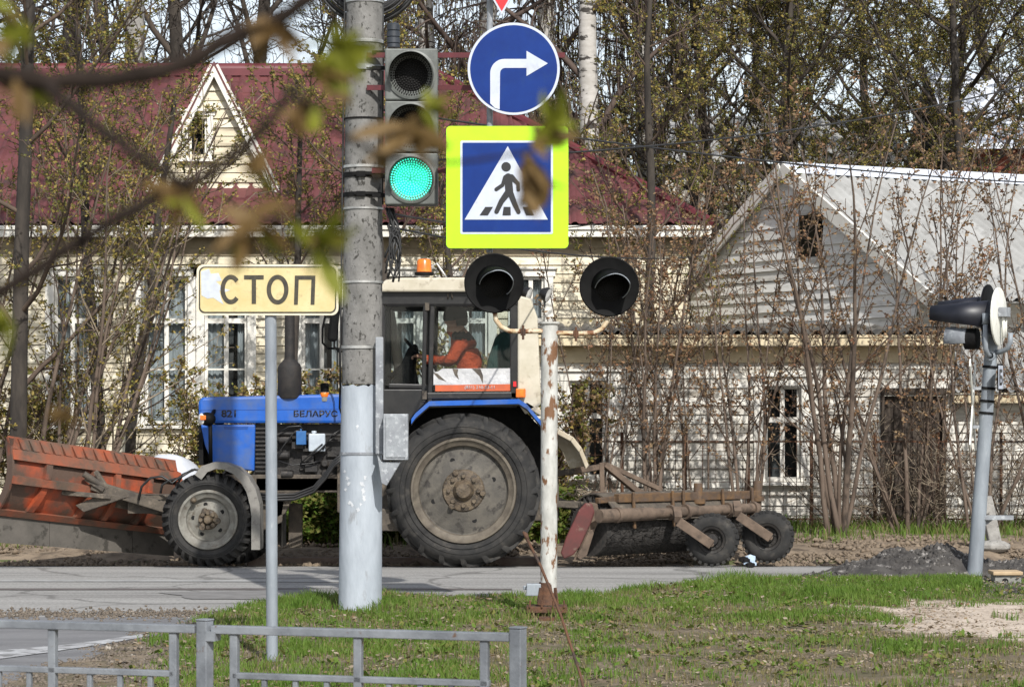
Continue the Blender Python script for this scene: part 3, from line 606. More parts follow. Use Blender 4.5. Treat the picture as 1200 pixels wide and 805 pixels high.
# ------------------------------------------------------------------ sign frame and the three signs
fr = empty('sign_bracket', W(574, 296, 19.74), 'thin dark red bars reaching from the pole behind the blue round sign', 'sign bracket')
b = MB(); b.bar(W(430, 65, 20.13), W(662, 65, 19.74), .04, .012, up=Yv); b.build('cross_bar', M['dark_red'], fr)
b = MB(); b.bar(W(430, 103, 20.13), W(640, 103, 19.74), .04, .012, up=Yv); b.build('cross_bar', M['dark_red'], fr)
b = MB(); b.bar(W(436, 200, 20.13), W(640, 200, 19.74), .04, .012, up=Yv); b.build('cross_bar', M['dark_red'], fr)
b = MB(); b.tube([W(574, -170, 19.72), W(574, 296, 19.72)], .024, 12); b.build('upright', M['steel'], fr, 'auto')
DS = 19.6
def P2(px, py, e=0): return W(px, py, DS-e)
sg = empty('round_sign', W(602, 136, DS), 'round blue road sign with a white right turn arrow', 'road sign')
def disc(px, py, r, e, th, mat, name, root, dd=None):
    d0 = dd or DS; b = MB(); c = W(px, py, d0); k = d0/F; b.lathe([(0, e), (r*k, e), (r*k, e-th), (0, e-th)], c, -Yv, 72); return b.build(name, mat, root, 'auto')
disc(602, 81, 54, 0, .03, M['sign_back'], 'backing', sg); disc(602, 81, 54, .003, .002, M['sign_white'], 'border', sg); disc(602, 81, 51, .006, .002, M['sign_blue'], 'face', sg)
pts = [(574.5,121.5),(574.5,86)]+[(590.5+16*math.cos(a), 86+16*math.sin(a)) for a in np.linspace(PI, 1.5*PI, 10)]+[(617,70),(617,60),(642,75),(617,90),(617,80.5)]+[(592,86+0)]
pts = [(574.5,121.5),(574.5,86)]+[(591+16.5*math.cos(a), 86+16.5*math.sin(a)) for a in np.linspace(PI, 1.5*PI, 10)][1:]+[(617,69.5),(617,60),(642,74.7),(617,89.5),(617,80)]+[(592+6*math.cos(a), 86+6*math.sin(a)) for a in np.linspace(1.5*PI, PI, 8)]+[(585.5,128.5),(580,127)]
b = MB(); b.prism([P2(x, y, .0075) for x, y in pts], (0, -.0015, 0)); b.build('arrow', M['sign_white'], sg)
def rrect(x0, y0, x1, y1, r, n=6):
    o = []
    for cx, cy, a in ((x1-r, y0+r, -PI/2), (x1-r, y1-r, 0), (x0+r, y1-r, PI/2), (x0+r, y0+r, PI)):
        for i in range(n+1): o.append((cx+r*math.cos(a+PI/2*i/n), cy+r*math.sin(a+PI/2*i/n)))
    return o
cw = empty('crosswalk_sign', W(595, 292, DS), 'square lime bordered pedestrian crossing sign with walking figure in a white triangle', 'road sign')
def plate(pts, e, th, mat, name, root, d0=DS):
    b = MB(); b.prism([W(x, y, d0-e) for x, y in pts], (0, th, 0)); return b.build(name, mat, root)
plate(rrect(523, 148, 666, 291, 5), .0, .025, M['sign_back'], 'backing', cw)
plate(rrect(523, 148, 666, 291, 5), .003, .002, M['sign_lime'], 'border', cw)
plate(rrect(539.5, 165, 648, 274.5, 2), .0055, .0015, M['sign_white'], 'inner_border', cw)
plate(rrect(542, 167.5, 645.5, 272, 1), .008, .0015, M['sign_blue'], 'face', cw)
plate([(595,171.5),(642,257.5),(544.5,257.5)], .0105, .0015, M['sign_white'], 'triangle', cw)
seams = MB()
for y_ in (186, 219): 
    seams.prism([W(523.3, y_, DS-.0034), W(539, y_, DS-.0034), W(539, y_+.8, DS-.0034), W(523.3, y_+.8, DS-.0034)], (0, .0004, 0)); seams.prism([W(649, y_, DS-.0034), W(665.5, y_, DS-.0034), W(665.5, y_+.8, DS-.0034), W(649, y_+.8, DS-.0034)], (0, .0004, 0))
seams.build('film_seam', pm('film_seam', (.4,.62,.0), rough=.5), cw)
fig = MB(); lvl = [0]
def zz(x, y): return 440+x/2.875, 20+y/2.875
def stroke(x0, y0, x1, y1, w0, w1=None):
    w1 = w1 or w0; (ax, ay), (bx, by) = zz(x0, y0), zz(x1, y1); w0 /= 5.75; w1 /= 5.75; a = math.atan2(by-ay, bx-ax); o = []
    for i in range(9): t = a+PI/2+PI*i/8; o.append((ax+w0*math.cos(t), ay+w0*math.sin(t)))
    for i in range(9): t = a-PI/2+PI*i/8; o.append((bx+w1*math.cos(t), by+w1*math.sin(t)))
    lvl[0] += .00025; fig.prism([W(x, y, DS-.0125-lvl[0]) for x, y in o], (0, .0015, 0))
def polyf(p):
    lvl[0] += .00025; fig.prism([W(*zz(x, y), DS-.0125-lvl[0]) for x, y in p], (0, .0015, 0))
stroke(440, 505, 440.5, 505.5, 32); stroke(447, 540, 451, 592, 26, 27); stroke(458, 540, 480, 562, 20, 13); stroke(480, 560, 481, 583, 12)
stroke(428, 567, 407, 581, 13); stroke(437, 540, 428, 567, 14, 12); stroke(444, 595, 424, 622, 22, 18); stroke(424, 622, 408, 656, 18, 15); stroke(456, 596, 470, 632, 20, 17); stroke(470, 632, 482, 657, 17, 14)
polyf([(370,640),(396,640),(379,668),(351,668)]); polyf([(432,640),(455,640),(456,668),(428,668)]); polyf([(496,640),(520,640),(534,668),(508,668)])
fig.build('walking_figure', M['sign_black'], cw)
gw = empty('yield_sign', W(588, 18, DS), 'red and white triangular give way sign of which only the bottom tip shows', 'road sign')
def tri(k, s): 
    h = s*.866; return [(588, 18-k), (588-s/2, 18-k-h), (588+s/2, 18-k-h)]
plate(tri(0, 138), 0, .025, M['sign_back'], 'backing', gw); plate(tri(0, 138), .003, .002, M['sign_white'], 'border', gw)
plate(tri(4.5, 125), .0055, .0015, M['sign_red'], 'red_band', gw); plate(tri(29, 74), .008, .0015, M['sign_white'], 'face', gw)

# ------------------------------------------------------------------ СТОП plate
DQ = 16.25
st = empty('stop_plate', G(319, 785), 'faded yellow СТОП plate with peeling left end on a thin grey post', 'road sign')
b = MB(); b.tube([W(319, 787, DQ+.05), W(317, 318, DQ+.05)], .037, 20); b.build('post', M['post_steel'], st, 'auto')
def qplate(pts, e, th, mat, name): return plate(pts, e, th, mat, name, st, DQ)
qplate(rrect(230.5, 310, 396.5, 369.5, 8), 0, .018, M['cream_rim'], 'rim')
qplate(rrect(233, 312.4, 394, 367, 7), .003, .002, M['stop_ink'], 'black_line')
qplate(rrect(234.6, 314, 392.4, 365.4, 6), .006, .002, M['stop_yellow'], 'face')
pl = []
for x, y in [(235.5,318),(245,315),(247,321),(256,320),(260,329),(253,330),(262,338),(270,340),(262,343),(257,340),(259,350),(262,357),(256,353),(250,349),(243,350),(236,346)]: pl.append((x, y))
o = []
for i, a in enumerate(pl):
    c = pl[(i+1) % len(pl)]
    for k in range(4): o.append((a[0]+(c[0]-a[0])*k/4+.9*noise.noise(Vector((i, k, 0))), a[1]+(c[1]-a[1])*k/4+.9*noise.noise(Vector((i, k, 5)))))
qplate(o, .0075, .0012, M['stop_peel'], 'peeled_patch')
b = MB()
def arcs(cx, cy, rx_, ry_, a0, a1, w, e=.0095, n=26):
    out = [(cx+(rx_)*math.cos(a), cy+(ry_)*math.sin(a)) for a in np.linspace(a0, a1, n)]; inn_ = [(cx+(rx_-w)*math.cos(a), cy+(ry_-w)*math.sin(a)) for a in np.linspace(a0, a1, n)]
    for i in range(n-1):
        b.prism([W(*out[i], DQ-e), W(*out[i+1], DQ-e), W(*inn_[i+1], DQ-e), W(*inn_[i], DQ-e)], (0, .0015, 0))
def rectl(x0, y0, x1, y1, sh=0, e=.0095): b.prism([W(x0, y0, DQ-e), W(x1, y0, DQ-e), W(x1+sh, y1, DQ-e), W(x0+sh, y1, DQ-e)], (0, .0015, 0))
arcs(270.5, 339.2, 12.2, 17.2, math.radians(42), math.radians(318), 5.1)
rectl(286, 322.6, 309, 327.4); rectl(295, 327.4, 300, 356)
arcs(325.3, 339.4, 12.8, 17.3, 0, 2*PI, 5.1, n=40)
rectl(345.5, 323, 369.5, 327.6); rectl(345.5, 327.6, 350, 357, -1); rectl(365, 327.6, 369.5, 357, -1)
b.build('lettering', M['stop_ink'], st)

# ------------------------------------------------------------------ railway crossing signal (white rusty post)
DR = 19.55
rr_ = empty('crossing_signal', G(641, 733), 'rusty white signal post with two black round lamp shields on a curved arm', 'railway signal')
b = MB(); b.tube([W(643, 712, DR), W(644, 378, DR)], .064, 24); b.lathe([(0,.006),(.078,.006),(.078,-.01),(.064,-.012)], W(644, 378, DR), Z, 24); b.build('post', M['rr_white'], rr_, 'auto')
b = MB(); b.lathe([(.066, .17), (.068, .1), (.075, .02), (.085, 0)], W(642, 708, DR), Z, 16)
for k in range(4):
    a = PI/4+k*PI/2; p = W(642, 708, DR); b.bar(p+Vector((math.cos(a)*.09, math.sin(a)*.09, .0)), p+Vector((math.cos(a)*.066, math.sin(a)*.066, .13)), .012, .045)
b.build('base_collar', M['rust'], rr_, 'auto')
b = MB(); b.pb(617, 665, 711, 718, DR-.14, .28); 
for x in (621, 635, 648, 661): b.tube([W(x, 712, DR-.15), W(x, 703, DR-.15)], .008, 6)
b.build('base_plate', M['rust'], rr_, bevel=.006)
b = MB(); b.lathe([(.05, 0), (.06, -.06), (.055, -.12)], W(641, 719, DR), Z, 10); b.box(G(641, 735)+Vector((0, 0, .02)), (.12, .12, .12)); b.build('stub', M['rust'], rr_)
b = MB(); b.pb(617, 634, 684, 698, DR-.05, .1); b.pb(613, 617, 686, 691, DR, .02); b.build('terminal_box', M['post_steel'], rr_, bevel=.006)
for sgn, dx, dy in ((-1, 579, 332), (1, 714, 336)):
    arm = [(643, 388), (612, 388.5), (597, 388), (587, 383), (581, 375), (579.5, 362)] if sgn < 0 else [(645, 390), (680, 391), (697, 390), (706, 385), (711, 377), (713, 364)]
    b = MB(); b.tube([W(x, y, DR-.02) for x, y in arm], .019, 14); a_ = b.build('arm', M['rust_cream'], rr_, 'auto')
    cx = 613 if sgn < 0 else 675; cyy = 389 if sgn < 0 else 391
    b = MB(); b.pb(cx-3, cx+3, cyy-4, cyy+4, DR-.05, .06); b.tube([W(cx, cyy-8, DR-.05), W(cx, cyy+9, DR-.05)], .01, 8); b.build('clamp', M['rust'], rr_, bevel=.003)
    c = W(dx, dy, DR-.06); R = 35/F*DR
    b = MB(); b.lathe([(R-.01, -.02), (R, -.008), (R, .012), (R-.008, .016), (R-.02, .012), (.13, .004), (.0, .004)], c, -Yv, 64); b.lathe([(0, -.12), (.1, -.11), (.12, -.02), (.12, 0)], c, -Yv, 32)
    b.build('shield', M['black'], rr_, 'auto')
    b = MB(); b.lathe([(0, .014), (.06, .012), (.115, .0)], c+Vector((0, -.006, 0)), -Yv, 32, 0)
    for q in range(1, 7):
        for j in range(6*q): 
            a = 2*PI*j/(6*q); b.lathe([(0,.004),(.006,0)], c+Vector((math.cos(a)*q*.017, -.0185, math.sin(a)*q*.017)), -Yv, 5, 1)
    b.build('lens', [M['lens_dark'], M['led_off']], rr_, 'auto')
    b = MB(); k = 32; n2 = k+1; a0, a1 = math.radians(-112), math.radians(112); dirv = Vector((.035, -.3, -.035)); vs = []
    for (r, t) in [(.14, 0), (.122, 1), (.115, 1), (.132, 0)]:
        for j in range(n2):
            a = a0+(a1-a0)*j/k; tt = t*(1 if abs(a) < .8 else max(.25, 1-(abs(a)-.8)*.65)); p = c+dirv*tt; vs.append((p.x+math.sin(a+.35)*r, p.y, p.z+math.cos(a+.35)*r))
    b.v = vs; b.f = [(i*n2+j, i*n2+j+1, ((i+1) % 4)*n2+j+1, ((i+1) % 4)*n2+j) for i in range(4) for j in range(k)]; b.m = [0]*k+[1]*k+[0]*k+[0]*k
    b.build('visor', [M['black'], M['post_steel']], rr_, True)
# ------------------------------------------------------------------ signal seen from the side on the right
D2 = 24.2; cr = empty('side_signal', G(1141, 683), 'leaning grey post carrying long black lamp hoods turned away toward the left', 'railway signal')
top = W(1163, 388, D2); bot = W(1141, 688, D2)
b = MB(); b.tube([bot, top], [.073, .058], 22); b.build('post', M['post_steel'], cr, 'auto')
b = MB()
for py, mt in ((430,0),(455,0),(470,0),(484,0)):
    p = bot.lerp(top, (688-py)/300); b.lathe([(.066, -.012), (.07, -.012), (.07, .012), (.066, .012)], p, top-bot, 22)
b.build('band', M['blackm'], cr, 'auto')
H = Vector((-.9, .43, 0)).normalized(); S = Vector((.43, .9, 0)).normalized()
def lampset(c, hoodlen, R, backmat, label=None):
    b = MB(); b.lathe([(0, .0), (R-.015, .0), (R, .006), (R, .02), (0, .022)], c, H, 40)
    b.build('shield', backmat, cr, 'auto')
    b = MB(); b.lathe([(0, .022), (R-.005, .022), (R-.005, .03), (.15, .034), (.15, .12), (0, .12)], c, H, 32); b.build('lamp_body', M['navy'], cr, 'auto')
    b = MB(); k = 28; n2 = k+1; vs = []
    for (r, t, dz) in [(.155, .1, 0), (.085, .1+hoodlen, .03), (.078, .1+hoodlen, .03), (.148, .1, 0)]:
        for j in range(n2):
            a = -2.3+4.6*j/k; p = c+H*t; q = S*math.sin(a)*r+Z*(math.cos(a)*r+dz); vs.append(p+q)
    b.v = [tuple(v) for v in vs]; b.f = [(i*n2+j, i*n2+j+1, ((i+1) % 4)*n2+j+1, ((i+1) % 4)*n2+j) for i in range(4) for j in range(k)]; b.m = [0]*len(b.f)
    b.build('visor', M['navy'], cr, True)
near = W(1172, 371, D2-.18); lampset(near, .56, .275, M['white_plate'])
far = W(1160, 366, D2+.5); lampset(far, .4, .27, M['black'])
b = MB(); p = near-H*.01; b.box(p+Z*.04-H*.03, (.08, .16, .09), Matrix.Rotation(math.radians(-25.5), 3, 'Z')); 
b.build('connection_box', M['steel'], cr, bevel=.005)
b = MB()
for dz in (-.03, .05): b.tube([p-H*.03+S*dz, p-H*.03+S*dz-Z*.2], .014, 8)
b.build('hose', M['white_plate'], cr, True)
b = MB(); b.tube([W(1162,414,D2), W(1174,412,D2-.1), W(1181,408,D2-.16), W(1184,401,D2-.18), W(1184,390,D2-.18)], .024, 12); b.tube([W(1162,414,D2), W(1156,410,D2+.2), W(1153,400,D2+.4), W(1153,380,D2+.45)], .024, 12); b.build('arm', M['post_steel'], cr, True)
b = MB(); b.pb(1152,1159,367,380,D2-.3,.1); b.tube([W(1155,380,D2-.28), W(1155,408,D2-.25), W(1157,415,D2-.22), W(1162,418,D2-.05)], .024, 12); b.tube([W(1150,394,D2-.12), W(1168,392,D2-.12)], .016, 8); b.lathe([(.03,-.02),(.05,-.02),(.05,.02),(.03,.02)], W(1160,417,D2-.12), Yv, 20); b.build('bracket', M['post_steel'], cr, True)
c = W(1146, 397, D2-.05); b = MB(); b.lathe([(0,0),(.1,0),(.1,.12),(0,.12)], c, H, 24); b.build('small_lamp', M['blackm'], cr, 'auto')
b = MB(); b.lathe([(.1,.1),(.115,.3),(.108,.3),(.095,.1)], c, H, 24, a0=-2, a1=2, ref=Z); b.build('small_visor', M['steel'], cr, True)
def oriented(name, c, u, v, n, pts, th, mat, parent):
    b = MB(); b.prism([c+u*x+v*y for x, y in pts], n*th); return b.build(name, mat, parent)
NB = -H
cpl = W(1171.5, 442, D2-.16); vS = (Vector((-.75, -.66, 0))).normalized(); nP = Vector((.66, -.75, 0)).normalized(); uP = Vector((.75, .66, 0)).normalized()
nP = Vector((.92, -.39, 0)).normalized(); uP = Vector((.39, .92, 0)).normalized()
oriented('number_plate', cpl, uP, Z, nP, [(-.11,-.125),(.11,-.125),(.11,.125),(-.11,.125)], .008, M['black'], cr)
oriented('number_face', cpl+nP*.009, uP, Z, nP, [(-.095,-.11),(.095,-.11),(.095,.11),(-.095,.11)], .002, M['sign_white'], cr)
text_obj('number', 'Б', M['sign_black'], cr, cpl+nP*.012, .15, uP, nP, .002, .03, 1.25)
for a in (1, -1):
    cX = W(1140, 475, D2+.02); w = Vector((.24, .97, 0))*.4*a+Z*.4; b = MB(); b.bar(cX-w, cX+w, .1, .012, up=Vector((-.97, .24, 0)));
    o_ = b.build('cross_blade', M['white_plate'], cr)
b = MB(); b.bar(W(1140, 455, D2), W(1156, 455, D2), .03, .03); b.bar(W(1140, 500, D2), W(1152, 500, D2), .03, .03); b.build('blade_bracket', M['steel'], cr)
b = MB(); b.pb(1152, 1188, 604, 609, D2-.05, .1); b.prism([W(1151,608,D2), W(1165,608,D2), W(1152,618,D2)], (0,.02,0)); b.build('step_bracket', M['steel'], cr)

# ------------------------------------------------------------------ railing
fa = W(240, 727, 8.0); fb_ = W(607, 736, 7.72); fdir = Vector((fb_.x-fa.x, fb_.y-fa.y, 0)).normalized(); fang = math.atan2(fdir.y, fdir.x); RF = Matrix.Rotation(fang, 3, 'Z')
rl = empty('metal_railing', (fa.x, fa.y, 0), 'low grey painted metal railing with square posts and thin balusters across the front', 'railing')
ztop = fa.z
def along(px): # distance along the railing at a pixel column
    u = (px-CX)/F; # solve (fa+fdir t).x = u (fa+fdir t).y
    t = (u*fa.y-fa.x)/(fdir.x-u*fdir.y); return Vector((fa.x+fdir.x*t, fa.y+fdir.y*t, 0))
RP = Matrix.Rotation(math.radians(-30), 3, 'Z')
def fpost(px, w, z0, z1, name, cap=False):
    c = along(px); q = RP if cap else RF; b = MB(); w_ = w*.8 if cap else w; b.box((c.x, c.y, (z0+z1)/2), (w_, w_, z1-z0), q)
    if cap: b.box((c.x, c.y, z1+.003), (w_+.004, w_+.004, .006), q)
    b.build(name, M['fence'], rl, bevel=.003)
for px in (-360, 240, 607): fpost(px, .05, -.05, ztop-.0, 'post', True)
def frail(px0, px1, z, h, w, name):
    a = along(px0); c = along(px1); a.z = c.z = z; b = MB(); b.bar(a, c, w, h); b.build(name, M['fence'], rl, bevel=.0025)
zr = ztop-.026; zm = zr-.142; zb = .12
for x0, x1 in ((-352, 230.5), (249.5, 598)):
    frail(x0, x1, zr, .025, .04, 'top_rail'); frail(x0+(12 if x0 < 0 else 24), x1-(25 if x0 < 0 else 24), zm, .019, .026, 'middle_rail'); frail(x0+12, x1-22, zb, .02, .026, 'bottom_rail')
for px in (-310, -180, 62, 204): fpost(px, .026, zb, zr-.012, 'stile')
for px in (275, 420, 568): fpost(px, .026, zb, zr-.012, 'stile')
for px in list(np.arange(-285, 190, 35.5))+list(np.arange(310, 560, 36.5)):
    if min(abs(px-q) for q in (62, 204, 275, 420, 568)) > 10: fpost(px, .017, zb, zm-.008, 'baluster')
b = MB(); b.box(along(250)+Z*(zr-.02), (.03, .05, .03), RF); b.build('rail_bracket', M['fence'], rl)

# ------------------------------------------------------------------ leaning rod, box, stub post, scrap
b = MB(); A = G(694, 836); A.z = -.05; pts = [A, W(680, 790, 14.15), W(657, 720, 14.3), W(634, 664, 14.45), W(618, 632, 14.55)]
b.tube(pts, [.0085]*5, 8); b.tube([W(619, 634, 14.55), W(616, 626, 14.56), W(613, 623, 14.57)], [.01, .014, .007], 8)
tag(b.build('rusty_rod', M['rust'], None, True), 'thin rusty steel rod stuck in the grass and leaning in front of the white post', 'steel rod')
wb = empty('wooden_box', W(1181, 688, 23.4), 'small pale grey box with a tan lid lying in the grass by the gravel heap', 'box')
b = MB(); b.pb(1166, 1197, 674, 689, 23.3, .2); b.build('box_body', pm('weathered_grey_board', (.26,.26,.24), (.19,.19,.175), rough=.9), wb, bevel=.006)
b = MB(); b.pb(1164, 1199, 669.5, 674, 23.27, .27); b.build('lid', pm('tan_board', (.42,.32,.2), (.34,.25,.15), rough=.85), wb, bevel=.008)
b = MB(); b.lathe([(0,.003),(.03,.003),(.03,-.01)], W(1178, 681, 23.3), -Yv, 16); b.build('knot_hole', M['hole'], wb)
b = MB(); b.bar(W(1167, 642, 28.9), W(1154, 582, 28.9), .16, .14); b.bar(W(1157, 602, 28.85), W(1150, 580, 28.85), .1, .05); b.ball(W(1165, 640, 28.8), .15, 10, 0, (1.3, 1, .5))
tag(b.build('concrete_stub', M['concrete'], None, bevel=.012), 'short leaning broken concrete post stub behind the leaning grey signal post', 'concrete stub')
b = MB(); c = G(876, 664)+Z*.02
for k in range(7): b.ball(c+Vector((random.uniform(-.06,.06), random.uniform(-.04,.04), random.uniform(0,.08))), random.uniform(.02,.045), 6, k % 2, (1.5, .7, .9))
tag(b.build('crumpled_scrap', [pm('pale_blue_plastic', (.4,.5,.62), rough=.4), M['blackm']], None), 'crumpled pale blue and black scrap lying on the road under the sweeper wheel', 'litter')
# ------------------------------------------------------------------ tractor (faces left)
YC = 27.25
tr = empty('tractor', Vector((-1.6, YC, 0)), 'dusty blue wheeled tractor with a black glazed cab behind the concrete pole', 'tractor')
def mir(p): return Vector((p.x, 2*YC-p.y, p.z))
def wheel(c, out, R, rim, width, nl, rimmats, front):
    """tyre + rim + hub; c = centre on the outer sidewall plane, out = outward axis"""
    b = MB(); w = width; Rb = R-.035
    prof = [(rim-.01, -.05), (rim, -.012), (rim+.03, .0), (rim+.35*(Rb-rim), .016), (rim+.65*(Rb-rim), .01), (Rb-.035, -.025), (Rb, -.08), (Rb+.004, -w/2), (Rb, -w+.08), (Rb-.035, -w+.02), (rim+.5*(Rb-rim), -w-.01), (rim, -w+.01), (rim-.01, -w+.05)]
    b.lathe(prof, c, out, 72)
    # ridge rings on the sidewall
    for rr in (rim+.05, rim+.5*(Rb-rim)): b.lathe([(rr-.006, .006), (rr, .02), (rr+.006, .008)], c, out, 72)
    u = Z; v = Vector(out).cross(u)
    def pt(r, a, h): return c+(u*math.cos(a)+v*math.sin(a))*r+Vector(out)*h
    for side in (0, 1):
        for i in range(nl):
            a = 2*PI*(i+.5*side)/nl; dw = .062/R if not front else .05/R; sw = (.3 if not front else .12)
            sect = [(.004, Rb-.105 if not front else Rb-.06, Rb-.085 if not front else Rb-.045, -.03), (-.022, Rb-.05, Rb-.0, 0), (-.06, Rb-.03, R-.004, .02), (-w*.3, Rb-.02, R, .12*sw/.3*1.6), (-w*.52, Rb-.02, R+.003, .27*sw/.3)]
            prev = None; vs = []
            for (h, ri, ro, da) in sect:
                if side: h = -w-h
                for (r, d_) in ((ri, -dw/2), (ri, dw/2), (ro, dw*.36), (ro, -dw*.36)): vs.append(pt(r, a+da+d_, h))
            n = len(sect); fs = [(0,1,2,3), tuple((n-1)*4+q for q in (3,2,1,0))]
            for q in range(n-1): fs += [(q*4+e, (q+1)*4+e, (q+1)*4+(e+1) % 4, q*4+(e+1) % 4) for e in range(4)]
            b.add(vs, fs)
    t = b.build('wheel', M['rubber'], tr, 'auto')
    b = MB(); rm, fl, hubm = rimmats
    b.lathe([(rim-.012, -.06), (rim-.004, .0), (rim-.012, .012), (rim-.03, .012), (rim-.045, -.01), (rim-.085, -.03), (rim-.095, -.07)], c, out, 72, 1)
    q = rim-.095
    b.lathe([(q, -.07), (q-.012, -.085), (q-.03, -.08), (q*.55, -.065), (q*.5, -.055), (0, -.055)], c, out, 72, 0)
    hn = 4 if not front else 5
    for i in range(hn):
        a = 2*PI*i/hn+(.35 if not front else .2); b.lathe([(0, .002), (.026 if not front else .022, .002), (.03 if not front else .026, -.012)], pt(q*.72, a, -.073), out, 16, 2)
    b.build('rim', [rm, fl, M['hole']], t, 'auto')
    b = MB(); hr = q*.48
    b.lathe([(hr, -.05), (hr-.01, -.035), (hr*.8, -.03), (hr*.5, -.028), (hr*.46, .0), (hr*.36, .02), (hr*.33, .035), (0, .04)], c, out, 32)
    nb = 8
    for i in range(nb):
        a = 2*PI*i/nb; b.lathe([(0, .0), (.022, .0), (.024, -.04)], pt(hr*.7, a, .005), out, 6)
    for i in range(3):
        a = 2*PI*i/3+.4; b.lathe([(0, .0), (.03, -.002), (.034, -.05)], pt(hr*.92, a, .0), out, 8)
    b.build('hub', hubm, t, 'auto')
    return t
rearm = (M['rim_dark'], M['rim_beige'], M['hub']); frontm = (M['rim_grey'], M['rim_grey'], M['hub'])
rc = W(543, 576, 26.3); rc.z = .79; wheel(rc, -Yv, .795, .55, .4, 20, rearm, False)
r2 = mir(rc); r2.z = .79-.06; wheel(r2, Yv, .795, .55, .4, 20, rearm, False)
fc = W(243.5, 610, 26.42); fc.z = .485; wheel(fc, -Yv, .488, .315, .3, 30, frontm, True)
f2 = mir(fc)+Vector((.12, 0, -.06)); wheel(f2, Yv, .488, .315, .3, 30, frontm, True)
b = MB(); b.ball(fc+Vector((-.15, .01, .2)), .035, 8); b.build('valve_cover', M['hub'], tr, True)
# hood
DH = 26.92; hd = 2*(YC-DH)
b = MB(); b.prism([W(x, y, DH) for x, y in [(233,496),(232,471),(236,465.5),(300,464),(399,461.5),(455,460),(455,496)]], (0, hd, 0)); b.build('hood', M['blue'], tr, bevel=.03)
b = MB(); b.prism([W(x, y, DH+.015) for x, y in [(235,497.5),(299,497.5),(298,552),(250,546),(240,522)]], (0, hd-.03, 0)); b.build('nose_panel', M['blue'], tr, bevel=.015)
b = MB(); b.prism([W(x, y, DH+.012) for x, y in [(262,499.5),(291,499.5),(290,503),(263,503)]], (0, .01, 0)); 
b.prism([W(x, y, DH-.0012) for x, y in [(234,480.2),(454,478.6),(454,479.6),(234,481.2)]], (0, .006, 0)); b.build('panel_seam', pm('dark_blue_seam', (.004,.05,.24), rough=.4), tr)  # panel gaps drawn as darker blue strips
b = MB()
for i in range(9): b.pb(231.2, 233.5, 500+i*4.6, 502.4+i*4.6, DH+.08, hd-.16)
b.pb(233, 238, 498, 545, DH+.06, hd-.12); b.build('grille', M['blackm'], tr)
text_obj('model_number', '821', M['sign_black'], tr, W(268, 484.5, DH-.003), .075, Xv, -Yv, .003, .02, 1.15)
text_obj('maker_name', 'БЕЛАРУС', M['sign_black'], tr, W(370, 484.5, DH-.003), .066, Xv, -Yv, .003, .018, 1.2)
# headlight + indicator on its bracket
b = MB(); c = W(243, 491, 26.72); b.ball(c, .085, 16, 0, (1.05, .9, .85)); b.bar(c+Vector((.03, 0, -.04)), W(247, 543, 26.8), .04, .04); b.bar(c+Vector((.02,0,0)), W(252, 480, 26.95), .03, .03)
hl = b.build('headlight', M['black'], tr, True)
b = MB(); b.lathe([(.0, .02), (.05, .012), (.062, 0)], c+Vector((-.06, -.03, 0)), Vector((-.8, -.6, 0)), 20); b.build('lens', M['lamp_glass'], hl, True)
b = MB(); b.box(c+Vector((-.035, -.08, .015)), (.06, .03, .05)); b.build('indicator_lens', M['orange_lens'], hl, bevel=.008)
c = mir(W(243, 491, 26.72)); b = MB(); b.ball(c, .085, 16, 0, (1.05, .9, .85)); b.build('headlight', M['black'], tr, True)
# engine bay
b = MB(); b.pb(300, 455, 497, 566, 27.08, .34); b.pb(300, 400, 560, 575, 26.98, .5); b.pb(296, 310, 497, 556, 27.0, .5)
for i in range(11): b.pb(299, 313, 501+i*5, 503.4+i*5, 26.97, .05)
for k in range(26):
    x = random.uniform(312, 430); y = random.uniform(512, 556); s = random.uniform(3, 11); b.pb(x, x+s*1.4, y, y+s*.8, random.uniform(26.96, 27.06), .12)
for k in range(7):
    c = W(random.uniform(318, 440), random.uniform(505, 556), 27.0); b.lathe([(0,.03),(.03,.03),(.045,.01),(.045,-.1)], c, -Yv if k % 2 else Xv, 14)
b.tube([W(316,512,26.98), W(330,508,26.97), W(398,510,26.97), W(440,505,26.98)], .022, 8)
b.build('engine', M['engine'], tr, bevel=.004)
b = MB(); b.pb(347, 358.5, 505, 521, 26.9, .09); b.lathe([(0,.02),(.016,.02),(.016,0)], W(352.5,504.5,26.94), Z, 10); b.build('washer_bottle', pm('blue_bottle', (.02,.09,.26), (.03,.13,.33), rough=.35), tr, bevel=.012)
b = MB(); b.pb(361.5, 381, 508, 529, 26.93, .1); b.lathe([(0,.03),(.03,.03),(.03,0)], W(368,508,26.98), Z, 12); b.build('expansion_tank', pm('milky_plastic', (.42,.47,.52), (.33,.37,.42), rough=.4), tr, bevel=.012)
b = MB(); 
for pts in ([(326,507),(338,500),(352,499),(356,505)], [(320,540),(334,520),(345,506),(352,503)], [(327,540),(342,545),(362,543),(376,540)], [(378,527),(388,510),(400,503)], [(362,534),(374,528),(385,517),(392,512)], [(352,543),(366,530),(378,520)]):
    b.tube([W(x, y, 26.9+.01*i) for i, (x, y) in enumerate(pts)], .008, 6)
b.build('hose', M['cab_black'], tr, True)
b = MB()
for k in range(3): b.tube([W(x, y-k*3, 26.8+.03*k) for x, y in [(290,583),(318,586),(345,585),(368,576),(382,560),(392,545),(410,530)]], .014, 8)
b.build('hydraulic_hose', M['cab_black'], tr, True)
